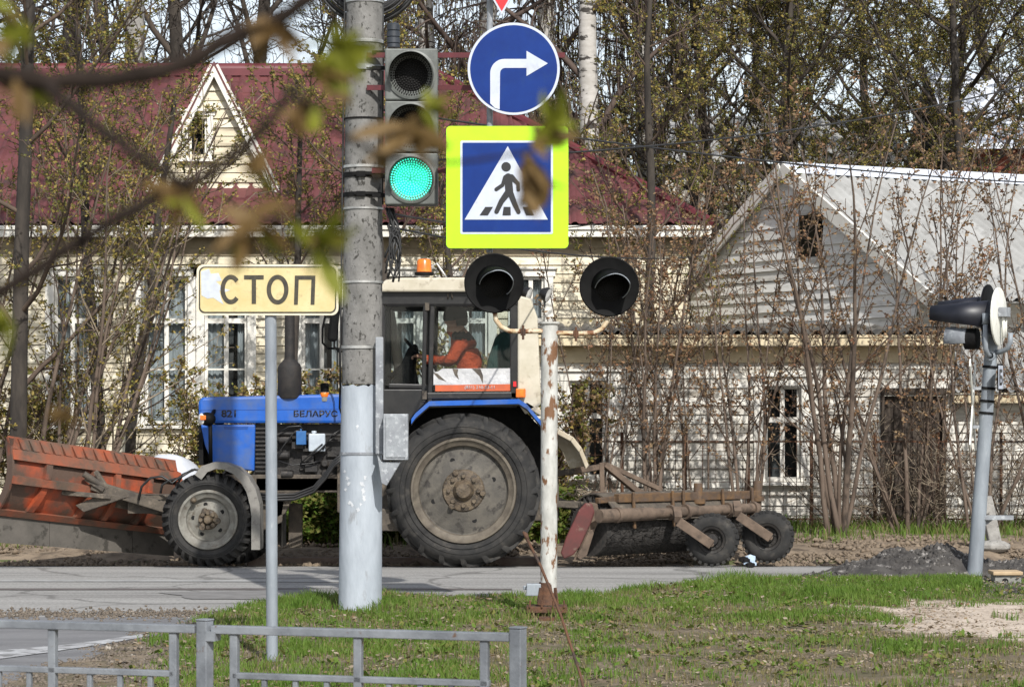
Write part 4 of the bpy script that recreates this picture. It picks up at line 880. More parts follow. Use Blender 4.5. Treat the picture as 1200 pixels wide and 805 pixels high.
# chassis
b = MB(); b.pb(262, 400, 556, 577, 26.98, .54); b.prism([W(x, y, 26.95) for x, y in [(395,545),(540,540),(560,600),(480,622),(440,612),(395,600)]], (0, .6, 0))
b.prism([W(x, y, 26.9) for x, y in [(318,577),(346,577),(334,602),(318,610)]], (0, .1, 0)); b.lathe([(0,.55),(.12,.55),(.17,.4),(.17,-.4),(.12,-.55),(0,-.55)], Vector((rc.x, YC, .8)), Yv, 20)
b.prism([W(x, y, 26.9) for x, y in [(303,577),(335,577),(330,612),(300,625)]], (0, .12, 0)); b.pb(338, 354, 590, 642, 27.5, .1); b.bar(Vector((fc.x, 26.72, .5)), Vector((fc.x, 27.75, .46)), .16, .16); b.pb(226, 275, 560, 612, 27.0, .5)
b.pb(402, 470, 596, 622, 26.5, .35); b.build('chassis', M['chassis'], tr, bevel=.01)
# front mudguards
def mudguard(flip):
    path = [(228,556),(236,546),(250,541.5),(264,542.5),(279,548),(291,558.5),(299.5,573),(304,590),(305,604),(304.5,644)]
    path2 = [(236,562),(243,553),(252,549.5),(262,550),(273,555),(282,564),(289,577),(293,592),(294.5,605),(294.5,644)]
    f = mir if flip else (lambda p: p); dd = Vector((.12, 0, -.04)) if flip else Vector((0,0,0)); b = MB()
    y0, y1 = 26.4, 26.76
    for i in range(len(path)-1):
        o0, o1 = W(*path[i], y0), W(*path[i+1], y0); i0, i1 = W(*path2[i], y0), W(*path2[i+1], y0)
        e = Vector((0, y1-y0, 0)); t = Vector((0, .025, 0)); q = lambda p: f(p)+dd
        b.add([q(p) for p in (o0, o1, i1, i0, o0+t, o1+t, i1+t, i0+t)], [(0,1,2,3), (4,7,6,5), (0,4,5,1), (3,2,6,7)])
        n = (o0-i0).normalized()*.02
        b.add([q(p) for p in (o0+t, o1+t, o1+e, o0+e, o0-n+t, o1-n+t, o1-n+e, o0-n+e)], [(0,1,2,3), (4,7,6,5), (2,6,7,3)])
    o = b.build('front_mudguard', M['fender_grey'], tr, 'auto')
mudguard(False); mudguard(True)
# exhaust, pre-cleaner, mirror
b = MB(); c = W(339.5, 465, 27.0); k = 26.98/F
b.lathe([(0,-.02),(12.5*k,-.02),(14*k,0),(14*k,34*k),(12.5*k,38*k),(6.5*k,44*k),(6*k,50*k),(5.6*k,126*k),(4.2*k,126*k)], c, Z, 24); b.build('exhaust', pm('sooty_exhaust', (.01,.009,.009), (.022,.018,.016), scale=12, rough=.75, bump=.2), tr, 'auto')
pcn = W(380.5, 470, 26.95); b = MB(); b.lathe([(0,0),(.042,0),(.042,.09),(.032,.1),(0,.1)], pcn, Z, 18, 0); b.lathe([(0,.1),(.045,.1),(.045,.18),(.03,.19),(0,.19)], pcn, Z, 18, 1); b.lathe([(.043,.045),(.046,.05),(.046,.085),(.043,.09)], pcn, Z, 18, 2)
b.build('air_cleaner', [M['rim_grey'], M['black'], M['orange_lens']], tr, 'auto')
def mirror(flip):
    f = mir if flip else (lambda p: p); b = MB(); c = f(W(392, 372, 26.35)); b.box(c, (.1, .06, .5), Matrix.Rotation(.1, 3, 'Y')); m = b.build('mirror', M['black'], tr, bevel=.03)
    b = MB(); b.tube([f(W(x, y, dd)) for x, y, dd in [(392,352,26.35),(384,356,26.35),(378,385,26.35),(378,402,26.38),(384,408,26.42),(404,409,26.5),(446,410,26.56)]], .012, 8)
    b.tube([f(W(398,409,26.45)), f(W(399,440,26.6)), f(W(398,478,26.7)), f(W(402,490,26.8))], .011, 8); b.build('mirror_arm', M['black'], m, True)
mirror(False); mirror(True)
# ---- cab
DA, DB_ = 26.52, 2*YC-26.52
cab = MB()
for d in (DA, DB_-.07):
    q = 0
    def PP(x, y): return W(x, y, DA)+Vector((0, d-DA, 0))
    def bar2(p, q_, w, h=.07): cab.bar(PP(*p)+Vector((0,.035,0)), PP(*q_)+Vector((0,.035,0)), h, w, up=Xv if abs(p[0]-q_[0]) < 20 else Z)
    bar2((447,350), (447,500), .07); bar2((498.5,352), (496,472), .045, .08); bar2((506.5,352), (503.5,472), .05, .06); bar2((602,352), (603,470), .085)
    bar2((443,349), (610,349), .15, .09); bar2((455,452), (500,453), .05); bar2((500,464), (606,463), .07)
    bar2((452,357.5), (598,357.5), .03)
    cab.prism([PP(x, y) for x, y in [(446,456),(499,456),(497,474),(484,488),(474,506),(446,506)]], (0, .05, 0))
for (x, y) in [(447,350),(602,350),(447,455)]: cab.bar(W(x, y, DA)+Vector((0,.04,0)), Vector((W(x, y, DA).x, DB_-.04, W(x, y, DA).z)), .08, .08)
cab.bb(W(447,0,DA).x, W(604,0,DA).x, DA+.06, DB_-.06, W(0,478,DA).z, W(0,466,DA).z)   # floor
cab.bb(W(600,0,DA).x, W(606,0,DA).x, DA+.06, DB_-.06, W(0,478,DA).z, W(0,448,DA).z)
cab.build('cab_frame', M['cab_black'], tr, bevel=.012)
for q in ((494.5, 500, 458, 468), (498, 503, 355, 364)):
    b = MB(); b.pb(*q, DA-.02, .05); b.build('hinge', M['chassis'], tr, bevel=.004)
b = MB(); b.tube([W(525,350,DA-.02), W(525,343,DA-.03), W(529,342,DA-.03), W(530,350,DA-.02)], .008, 6); b.build('roof_hook', M['chassis'], tr, True)
b = MB(); b.prism([W(x, y, 26.44) for x, y in [(441,342),(443,335),(452,328),(470,325.5),(560,325),(596,327),(610,334),(612,342)]], (0, 2*(YC-26.44), 0)); b.build('cab_roof', M['cab_beige'], tr, bevel=.02)
for d in (26.5, 2*YC-26.5-.2):
    b = MB(); p = [W(x, y, DA)+Vector((0, d-DA, 0)) for x, y in [(606.5,346),(622,350),(630,372),(633,440),(634,474),(616,486),(606.5,472)]]; b.prism(p, (0, .2, 0)); b.build('cab_rear_panel', M['cab_beige'], tr, bevel=.02)
for d in (DA+.03, DB_-.035):
    p = lambda x, y: W(x, y, DA)+Vector((0, d-DA, 0))
    b = MB(); b.prism([p(450,358), p(498,358), p(496,452), p(450,452)], (0, .005, 0)); b.build('front_pane', M['glass'], tr)
    b = MB(); b.prism([p(508,359), p(599,359), p(600,461), p(506,461)], (0, .005, 0)); b.build('door_pane', M['glass'], tr)
b = MB(); b.prism([W(x, y, DA+.02) for x, y in [(508,432),(510,436),(514,435),(518,432),(598,431.5),(598,451),(508,451)]], (0, .004, 0)); b.build('window_sheet', M['white_sheet'], tr)
for p in ([(530,432),(537,432.5),(536,438),(538,445),(533,440)], [(553,432),(563,432),(566,440),(566,450),(562,441)], [(507,436),(513,438),(523,447),(514,444)]):
    b = MB(); b.prism([W(x, y, DA+.0185) for x, y in p], (0, .001, 0)); b.build('sheet_tear', M['chassis'], tr)
b = MB(); b.prism([W(x, y, DA+.018) for x, y in [(510,451.3),(598,450),(598,458),(510,458.5)]], (0, .006, 0)); b.build('window_strip', M['red_sheet'], tr)
text_obj('phone_number', '(831) 210-33-11', M['white_sheet'], tr, W(562, 454.3, DA+.014), .042, Xv, -Yv, .002, .01, 1.1)
# inside
b = MB(); b.prism([W(x, y, 27.1) for x, y in [(452,462),(468,430),(478,408),(486,402),(489,408),(485,430),(492,462)]], (0, .5, 0)); b.build('dashboard', M['blackm'], tr, bevel=.02)
b = MB(); sc_ = W(489, 414, 27.3); ax = Vector((.75, 0, .66)); u1 = Yv; u2 = ax.cross(Yv); b.tube([sc_+(u1*math.cos(a)+u2*math.sin(a))*.2 for a in np.linspace(0, 2*PI, 33)], .016, 8, cap=False); b.tube([sc_, sc_-ax*.4], .03, 10)
for a in (0, 2.1, 4.2): b.tube([sc_, sc_+(u1*math.cos(a)+u2*math.sin(a))*.2], .012, 6)
b.build('steering_wheel', M['blackm'], tr, True)
b = MB(); b.prism([W(x, y, 26.98) for x, y in [(532,446),(600,446),(604,462),(532,462)]], (0, .55, 0)); b.prism([W(x, y, 26.98) for x, y in [(566,452),(572,420),(580,396),(588,388),(597,388),(602,400),(604,452)]], (0, .56, 0)); b.build('seat', M['green_cloth'], tr, bevel=.04)
# fenders over the rear wheels
def rfender(flip):
    f = mir if flip else (lambda p: p); Y0, Y1 = 26.36, 26.86
    path = [(482,491),(487,484),(503,470),(608,467.5),(618,474),(633,492),(648,512)]
    b = MB(); th = Vector((0,0,-.05))
    for i in range(len(path)-1):
        a, c = W(*path[i], Y0), W(*path[i+1], Y0); e = Vector((0, Y1-Y0, 0)); q = [a, c, c+e, a+e]
        b.hexa([f(p+th) for p in q], [f(p) for p in q])
    fo = b.build('rear_fender', M['blue'], tr)
    b = MB(); pth = [W(x, y+6, Y0+.004) for x, y in path]; e = Vector((0, Y1-Y0-.01, 0))
    for i in range(len(path)-1):
        a, c = pth[i], pth[i+1]; q = [a, c, c+e, a+e]; b.hexa([f(p+Vector((0,0,-.015))) for p in q], [f(p) for p in q])
    b.prism([f(p) for p in [W(x, y, Y1) for x, y in [(470,506),(484,494),(503,477),(608,474),(646,514),(640,560),(480,560)]]], (0, .03 if not flip else -.03, 0))
    b.build('fender_lining', M['blackm'], fo)
    b = MB(); Ya = 26.5
    outl = [(617,470),(640,484),(655,503),(672,512),(682,525),(690,545)]; 
    for i in range(len(outl)-1):
        a, c = W(*outl[i], Ya), W(*outl[i+1], Ya); e = Vector((0, .42, 0)); q = [a, c, c+e, a+e]; b.hexa([f(p+Vector((-.03,0,-.045))) for p in q], [f(p) for p in q])
    b.prism([f(W(x, y, Ya+.41)) for x, y in [(648,500),(655,503),(672,512),(682,525),(690,545),(668,549),(660,530),(650,518)]], (0, .02 if not flip else -.02, 0))
    b.build('mudflap', M['beige_flap'], fo, bevel=.01)
rfender(False); rfender(True)
b = MB(); b.pb(604.5, 616, 455, 466, 26.4, .09); b.build('tail_lamp', M['orange_lens'], tr, bevel=.012)
b = MB(); b.pb(601.5, 605, 447, 453, 26.5, .05); b.build('reflector', M['sign_red'], tr)
for x, y, d in ((617, 345, 26.75), (640, 345, 27.75)):
    b = MB(); c = W(x, y, d); b.lathe([(0, -.07), (.05, -.06), (.078, -.01), (.08, .03)], c, Vector((.8, -.3, -.3)), 20); b.bar(c, c+Vector((-.02, 0, -.14)), .02, .02)
    l = b.build('work_lamp', M['cab_black'], tr, 'auto'); b = MB(); b.lathe([(0, .038), (.075, .028)], c, Vector((.8, -.3, -.3)), 20); b.build('lens', M['lamp_glass'], l, True)
b = MB(); c = W(497, 325, 27.0); b.lathe([(0,.02),(.1,.02),(.1,.05),(.085,.055)], c, Z, 24, 1); b.lathe([(.08,.05),(.073,.17),(.06,.19),(0,.195)], c, Z, 24, 0); b.build('beacon', [M['orange_lens'], M['blackm']], tr, 'auto')
b = MB(); b.tube([W(502,325,27.2), W(506,312,27.2), W(512,309,27.2), (W(521,322,27.2)), W(524,327,27.2)], .012, 8); b.build('roof_handle', M['galv'], tr, True)
# linkage at the back
b = MB(); b.bar(W(640,556,27.0), W(705,548,27.2), .06, .06); b.bar(W(640,590,26.9), W(705,592,26.9), .07, .07); b.bar(W(640,590,27.6), W(705,592,27.7), .07, .07); b.pb(600, 655, 560, 610, 27.0, .5); b.tube([W(610,565,27.2), W(660,590,27.25), W(700,598,27.3)], .05, 10); b.build('linkage', M['chassis'], tr, bevel=.008)
for _o in tr.children: pass

# ------------------------------------------------------------------ driver
def skin_body(name, nodes, edges, mats, assign, parent=None, sub=2, root_i=0):
    me = bpy.data.meshes.new(name); me.from_pydata([n[0] for n in nodes], edges, [])
    o = bpy.data.objects.new(name, me); COL.objects.link(o); md = o.modifiers.new('skin', 'SKIN'); md.use_smooth_shade = True
    for i, n in enumerate(nodes):
        r = n[1]; me.skin_vertices[0].data[i].radius = (r, r) if not isinstance(r, tuple) else r
        me.skin_vertices[0].data[i].use_root = (i == root_i)
    sb = o.modifiers.new('sub', 'SUBSURF'); sb.levels = sb.render_levels = sub
    bpy.context.view_layer.update(); me2 = bpy.data.meshes.new_from_object(o.evaluated_get(bpy.context.evaluated_depsgraph_get()))
    o.modifiers.clear(); o.data = me2; bpy.data.meshes.remove(me); me2.name = name
    for m in mats: me2.materials.append(m)
    me2.polygons.foreach_set('material_index', [assign(p.center) for p in me2.polygons]); me2.polygons.foreach_set('use_smooth', [True]*len(me2.polygons)); return o
Yd = 27.2
def B(px, py, dy=0.0): return W(px, py, Yd)+Vector((0, dy, 0))
nodes = [(B(553,446), .16), (B(551,430), .155), (B(546,410), .17), (B(540,397), .15), (B(538,392), .085), (B(535,387), .078), (B(532,376), .108), (B(530,370), .1),
  (B(541,401,-.2), .09), (B(527,424,-.3), .062), (B(503,422,-.18), .046), (B(541,401,.2), .09), (B(527,424,.3), .062), (B(503,420,.18), .046),
  (B(548,450,-.1), .1), (B(505,452,-.14), .075), (B(500,490,-.14), .055), (B(492,494,-.14), .045), (B(548,450,.1), .1), (B(505,452,.14), .075), (B(500,490,.14), .055), (B(492,494,.14), .045),
  (B(494,419,-.16), .035), (B(494,417,.16), .035), (B(520,378,0), .02), (B(523,385,0), .05)]
edges = [(0,1),(1,2),(2,3),(3,4),(4,5),(5,6),(6,7),(3,8),(8,9),(9,10),(10,22),(3,11),(11,12),(12,13),(13,23),(0,14),(14,15),(15,16),(16,17),(0,18),(18,19),(19,20),(20,21),(6,24),(5,25)]
for hi, sgn in ((22, -1), (23, 1)):
    hp_ = nodes[hi][0]
    for k in range(4):
        a = hp_+Vector((-.05, (k-1.5)*.02, .012)); c = a+Vector((-.035-.006*(k in (1, 2)), 0, -.008)); e = c+Vector((.0, 0, -.03)); n0 = len(nodes)
        nodes += [(a, .01), (c, .009), (e, .008)]; edges += [(hi, n0), (n0, n0+1), (n0+1, n0+2)]
    a = hp_+Vector((-.01, -sgn*.04, .02)); c = a+Vector((-.035, -sgn*.005, 0)); n0 = len(nodes); nodes += [(a, .012), (c, .01)]; edges += [(hi, n0), (n0, n0+1)]
zneck = B(0, 389).z; hipz = B(0, 443).z; handx = B(501, 0).x
def asg(c):
    c = Vector(c)
    if c.x < handx and c.z > hipz: return 2
    if c.z > zneck: return 2
    if c.z < hipz: return 3
    if c.z > B(0, 399).z and c.x > B(530, 0).x: return 1
    return 0
man = skin_body('person', nodes, edges, [M['jacket'], M['dark_cloth'], M['skin'], M['dark_cloth']], asg)
for _v in man.data.vertices:
    if _v.co.z < zneck: _v.co += _v.normal*(.016*noise.noise(_v.co*11)+.009*noise.noise(_v.co*27))
tag(man, 'person in an orange work jacket and dark knit cap driving inside the tractor cab', 'person')
b = MB(); hc_ = B(532.5, 374); vs = []
b.lathe([(.12, -.035), (.132, -.01), (.13, .03), (.115, .075), (.078, .108), (0, .122)], hc_+Vector((.012, 0, .02)), Vector((-.12, 0, 1)), 22); b.build('cap', M['dark_cloth'], man, True)
b = MB(); b.lathe([(.1, -.1), (.122, -.06), (.124, -.02)], hc_+Vector((.015, 0, .02)), Vector((-.12, 0, 1)), 18, a0=PI*.5, a1=PI*1.5, ref=-Xv); b.build('hair', pm('dark_brown_hair', (.03,.02,.014), rough=.8), man, True)
b = MB()
for s in (-1, 1): b.ball(B(521.5, 375, s*.035), .012, 8)
b.build('eyes', M['hole'], man, True)

# ------------------------------------------------------------------ plough blade
pl_ = empty('plough_blade', Vector((-4.3, 27.1, 0)), 'weathered orange snow plough blade with ribs and a grey rubber edge', 'plough')
LT, LB, RT, RB = W(9, 521, 26.35), W(-8, 605, 26.35), W(206, 549, 27.95), W(196, 628, 27.95)
nb_ = ((RT-LT).cross(LT-LB)).normalized()
if nb_.y > 0: nb_ = -nb_
def PB(a, c, out=0.0):
    p = LB.lerp(RB, a).lerp(LT.lerp(RT, a), c); return p+nb_*(.17*math.sin(PI*min(max(c, 0), 1)*.92)-.02+out)
b = MB(); na, nc = 24, 14; vs = [PB(i/na, j/nc) for j in range(nc+1) for i in range(na+1)]; vs2 = [p-nb_*.02 for p in vs]; n_ = len(vs)
fs = [(j*(na+1)+i, j*(na+1)+i+1, (j+1)*(na+1)+i+1, (j+1)*(na+1)+i) for j in range(nc) for i in range(na)]
b.add(vs+vs2, fs+[tuple(q+n_ for q in reversed(f)) for f in fs]); b.build('blade', M['plough'], pl_, True)
for c0, c1, o_ in ((.02, .13, .03), (.50, .62, .055), (.82, .97, .03)):
    b = MB()
    for i in range(na):
        a0, a1 = i/na, (i+1)/na; b.hexa([PB(a0, c0, -.005), PB(a1, c0, -.005), PB(a1, c1, -.005), PB(a0, c1, -.005)], [PB(a0, c0+.01, o_+.03), PB(a1, c0+.01, o_+.03), PB(a1, c1-.01, o_+.03), PB(a0, c1-.01, o_+.03)])
    b.build('stiffening_bar', M['plough_dirty'], pl_)
for a0, w, sl_, mt in ((.2, .035, -.03, 'plough'), (.47, .03, -.03, 'plough_dirty'), (.6, .03, -.02, 'plough_dirty'), (.8, .03, -.03, 'plough')):
    for (c0, c1) in ((.13, .5), (.62, .82)):
        b = MB()
        for k in range(4):
            e0, e1 = c0+(c1-c0)*k/4, c0+(c1-c0)*(k+1)/4; s0, s1 = sl_*(1-e0)*2, sl_*(1-e1)*2
            b.hexa([PB(a0+s0, e0, -.004), PB(a0+w+s0, e0, -.004), PB(a0+w+s1, e1, -.004), PB(a0+s1, e1, -.004)], [PB(a0+s0, e0, .055), PB(a0+w+s0, e0, .055), PB(a0+w+s1, e1, .055), PB(a0+s1, e1, .055)])
        b.build('rib', M[mt], pl_)
b = MB()
for i in range(16):
    j0, j1 = .0+i/16, .0+(i+.55)/16
    b.hexa([PB(j0, .97, -.01), PB(j1, .97, -.01), PB(j1, .97, .05), PB(j0, .97, .05)], [PB(j0-.012, 1.1, -.04), PB(j1-.012, 1.1, -.04), PB(j1-.012, 1.1, -.015), PB(j0-.012, 1.1, -.015)])
for i in range(na): b.hexa([PB(i/na, .97, -.012), PB((i+1)/na, .97, -.012), PB((i+1)/na, .97, .0), PB(i/na, .97, .0)], [PB(i/na, 1.12, -.06), PB((i+1)/na, 1.12, -.06), PB((i+1)/na, 1.12, -.045), PB(i/na, 1.12, -.045)])
b.build('top_lip', M['plough_dirty'], pl_)
b = MB(); e = (LB-RB).normalized()
prof = [PB(0, j/10) for j in range(12)]
for j in range(11): b.hexa([prof[j]-nb_*.05+e*.012, prof[j]+nb_*.05+e*.012, prof[j]+nb_*.05-e*.012, prof[j]-nb_*.05-e*.012], [prof[j+1]-nb_*.05+e*.012, prof[j+1]+nb_*.05+e*.012, prof[j+1]+nb_*.05-e*.012, prof[j+1]-nb_*.05-e*.012])
b.build('end_plate', M['plough'], pl_)
b = MB(); dn = (LB-LT).normalized(); s_ = [LB, RB]
for k, (a0, a1) in enumerate(((-.02, .3), (.303, .78), (.783, 1.03))):
    p0, p1 = LB.lerp(RB, a0), LB.lerp(RB, a1); h0 = .26-.05*a0; q = nb_*.03; 
    b.hexa([p0+Z*.06-q*.2, p1+Z*.06-q*.2, p1+Z*.06+q, p0+Z*.06+q], [p0-Z*h0-q*.2, p1-Z*(.26-.05*a1)-q*.2, p1-Z*(.26-.05*a1)+q, p0-Z*h0+q])
b.build('rubber_strip', M['blade_rubber'], pl_)
b = MB(); b.bar(W(108,568,26.9), W(232,606,26.95), .1, .11); b.bar(W(118,585,27.2), W(232,606,27.5), .1, .11); b.prism([W(x, y, 26.85) for x, y in [(88,592),(122,578),(150,582),(98,600)]], (0, .4, 0)); b.bar(W(100,560,26.85), W(122,574,26.85), .05, .05); b.bar(W(112,552,26.9), W(126,573,26.87), .04, .05); b.bar(W(72,577,26.75), W(130,582,26.85), .05, .05); b.bar(W(75,570,26.75), W(100,573,26.85), .03, .03); b.tube([W(98,555,26.8), W(115,566,26.85), W(128,572,26.9)], .035, 10)
b.bar(W(150,590,27.1), W(240,590,27.2), .25, .2); b.build('push_frame', M['chassis'], pl_, bevel=.008)
b = MB(); 
for pts in ([(162,586),(166,570),(176,560),(190,558),(202,566),(212,558)], [(188,578),(190,568),(198,563),(210,560),(226,550)], [(206,570),(214,556),(228,550),(240,552)]): b.tube([W(x, y, 26.8) for x, y in pts], .013, 8)
b.build('hydraulic_hose', M['cab_black'], pl_, True)

# ------------------------------------------------------------------ rotary road sweeper behind the tractor
sw = empty('road_sweeper', Vector((1.4, 27.3, 0)), 'rusty road sweeper attachment with a black bristle roller and two small tyres behind the tractor', 'road sweeper')
A0 = W(688, 600, 26.55); A1 = W(868, 592, 28.1); ed = (A1-A0).normalized(); en = Vector((ed.y, -ed.x, 0)).normalized()
def E(a, off=0, up=0): p = A0.lerp(A1, a)+en*off; return p+Z*up
r_b = .36; Zb = .40
b = MB(); c0 = E(.05, -.1); c0.z = Zb-.03; c1 = E(.94, -.1); c1.z = Zb-.03; n_ = 5200
b.tube([c0, c1], .28, 28)
L_ = (c1-c0).length; ud = (c1-c0).normalized(); v1 = Z; v2 = ud.cross(Z)
for k in range(n_):
    t = random.random(); a = random.random()*2*PI; a2 = a+random.uniform(-.3, .3); rr = r_b*random.uniform(.93, 1.06); p = c0.lerp(c1, t); di = v1*math.cos(a)+v2*math.sin(a); di2 = v1*math.cos(a2)+v2*math.sin(a2); w_ = ud.cross(di)*.006+ud*.004
    tip = p+di2*rr+ud*random.uniform(-.03, .03); ba = p+di*.26
    if tip.z > -.04: b.add([ba-w_, ba+w_, tip], [(0,1,2)])
b.build('bristle_roller', M['bristle'], sw)
b = MB(); cov = []
hp0, hp1 = E(.02, 0), E(.8, 0); nseg = 10
angs = np.linspace(math.radians(-75), math.radians(75), 12)
vs = []
for pz in (c0+ud*.06, c1-ud*.05):
    for rad in (r_b+.02, r_b+.005):
        for a in angs: vs.append(pz+v1*math.cos(a)*rad-v2*math.sin(a)*rad*(1 if True else -1)+Z*.0)
n1_ = len(angs); fs = []
for j in range(n1_-1): fs += [(j, j+1, 2*n1_+j+1, 2*n1_+j), (n1_+j, 3*n1_+j, 3*n1_+j+1, n1_+j+1)]
fs += [(0, 2*n1_, 3*n1_, n1_), (n1_-1, 2*n1_-1, 4*n1_-1, 3*n1_-1)]+[(j, n1_+j, n1_+j+1, j+1) for j in range(n1_-1)]+[(2*n1_+j, 2*n1_+j+1, 3*n1_+j+1, 3*n1_+j) for j in range(n1_-1)]
b.add(vs, fs); b.build('roller_cover', M['chassis'], sw, 'auto')
b = MB(); b.tube([E(-.03, .25, -.03), E(.3, .25, -.03), E(.32, .25, -.03), E(1.0, .25, -.02)], [.07, .07, .055, .055], 18)
for a in (.08, .42, .52, .8, .97): b.lathe([(.055,-.02),(.082,-.02),(.082,.02),(.055,.02)], E(a, .25, -.028), ed, 18)
b.build('roller_tube', M['sweeper_dust'], sw, 'auto')
b = MB(); b.bar(E(.12, .15, .14), E(1.03, .15, .12), .08, .09); b.bar(E(.02, .1, .12), E(.4, .12, .16), .06, .06)
for a in (.2, .45, .52, .78, .98): b.bar(E(a, .21, .2), E(a, .23, -.18), .03, .03, up=ed)
b.build('main_beam', M['sweeper'], sw, bevel=.008)
for a in (.64, 1.04):
    b = MB(); p = E(a, .16, 0); b.lathe([(0,.24),(.042,.24),(.048,.22),(.048,-.12),(.045,-.14),(0,-.14)], p+Z*.03, Z, 16); b.lathe([(.05,0),(.08,0),(.08,.05),(.05,.05)], p+Z*.05, Z, 16)
    b.build('castor_socket', M['sweeper'], sw, 'auto')
b = MB(); b.bar(W(705,542,27.1), W(706,582,27.1), .07, .05); b.bar(W(708,544,27.1), W(752,580,27.3), .09, .06); b.bar(W(712,545,27.2), W(775,574,27.6), .05, .05); b.bar(W(713,560,27.3), W(722,582,27.3), .06, .04); b.bar(W(650,556,27.1), W(708,546,27.1), .06, .06); b.bar(W(697,582,26.9), W(720,584,27.2), .1, .12); b.prism([W(740,580,27.2), W(752,572,27.2), W(760,580,27.2)], (0,.1,0)); b.build('headstock', M['sweeper_dust'], sw, bevel=.006)
b = MB(); pe = [(672,650),(661,655),(657,648),(663,630),(678,598),(686,589),(694,590),(697,600),(693,612),(680,640)]
b.prism([W(x, y, 26.42) for x, y in pe], (0, .07, 0)); b.build('chain_guard', M['oxblood'], sw, bevel=.015)
b = MB(); b.prism([W(x, y, 26.5) for x, y in [(690,588),(700,590),(703,604),(699,616),(690,640),(681,656),(672,656),(695,605)]], (0, .05, 0)); b.prism([W(x, y, 26.46) for x, y in [(690,622),(698,618),(688,650),(680,656),(676,652)]], (0,.05,0)); b.build('guard_bracket', M['sweeper_dust'], sw, bevel=.006)
def small_wheel(px, py, d, arm):
    R = 30.5/F*d; c = W(px, py, d); ax = Vector((-.18, -.98, 0)).normalized(); b = MB(); w = .17; rim = R*.5
    b.lathe([(rim, -.03), (rim+.01, 0), (rim+.05, .012), (R-.05, .005), (R-.01, -.025), (R, -.06), (R, -w+.06), (R-.01, -w+.025), (rim, -w)], c, ax, 48)
    for i in range(26):
        a = 2*PI*i/26; u = Z; v = ax.cross(u); di = u*math.cos(a)+v*math.sin(a); tg = -u*math.sin(a)+v*math.cos(a)
        b.box(c+di*(R-.008)-ax*.06, (.035, .1, .03), Matrix((tg, ax, di)).transposed())
    t = b.build('wheel', M['rubber'], sw, 'auto')
    b = MB(); b.lathe([(rim+.005, .0), (rim-.02, -.01), (rim-.035, -.05), (.07, -.06), (.06, -.02), (0, -.015)], c, ax, 32)
    for i in range(5): 
        a = 2*PI*i/5; u = Z; v = ax.cross(u); b.lathe([(0,.012),(.014,.012),(.016,0)], c+(u*math.cos(a)+v*math.sin(a))*.085-ax*.055, ax, 6)
    b.build('rim', M['engine'], t, 'auto')
    b = MB(); (x0, y0), (x1, y1) = arm; p0 = W(x0, y0, d-.07); p1 = W(x1, y1, d-.07); b.bar(p0, p1, .05, .1, up=Z); b.bar(p0+Vector((0,.02,.02)), W(x0-2, y0-14, d+.15), .08, .08); b.tube([p1, p1+Vector((0,.12,0))], .025, 10)
    b.build('castor_arm', M['sweeper_dust'], sw, bevel=.006)
small_wheel(834, 632.5, 26.72, ((795, 611), (834, 638))); small_wheel(899, 629, 27.25, ((865, 604), (903, 630)))
b = MB(); 
for k in range(60):
    a = W(random.uniform(662, 700), random.uniform(562, 586), 27.3); b.tube([a, a+Vector((random.uniform(-.15,.15), random.uniform(-.1,.1), random.uniform(-.1,.08)))], .006, 4)
tag(b.build('straw', M['litter'], None), 'tangle of dry twigs and straw caught on the frame between tractor and sweeper', 'dry straw')
# ------------------------------------------------------------------ houses
def clapboard(b, O, u, n, z0, z1, ulim, opens, bh=.125, out=.026):
    z = z0; u = Vector(u); n = Vector(n); k = 0
    while z < z1-1e-4:
        zt = min(z+bh, z1); a, c = ulim((z+zt)/2); iv = [(a, c)]
        for (o0, o1, q0, q1) in opens:
            if q0 < (z+zt)/2 < q1:
                nv = []
                for (s0, s1) in iv:
                    if o0 > s0: nv.append((s0, min(s1, o0)))
                    if o1 < s1: nv.append((max(s0, o1), s1))
                iv = [(s0, s1) for s0, s1 in nv if s1-s0 > .01]
        for s0, s1 in iv:
            # boards of different lengths, each butted to the next with a slight offset
            cuts = [s0]; x = s0+random.uniform(1, 4)
            while x < s1-.4: cuts.append(x); x += random.uniform(2.5, 4.5)
            cuts.append(s1)
            for c0, c1 in zip(cuts[:-1], cuts[1:]):
                j = random.uniform(-.004, .009); w = random.uniform(-.007, .007); w2 = w+random.uniform(-.008, .008)
                P = lambda s, zz, o: O+u*s+n*o+Vector((0, 0, zz))
                b.add([P(c0+.002, z+w, out+j), P(c1-.002, z+w2, out+j), P(c1-.002, zt+w2, .004+j), P(c0+.002, zt+w, .004+j), P(c0+.002, z+w, -.01), P(c1-.002, z+w2, -.01)], [(0,1,2,3), (4,5,1,0)], random.choice((0,0,1,2)))
        z = zt; k += 1
    return b
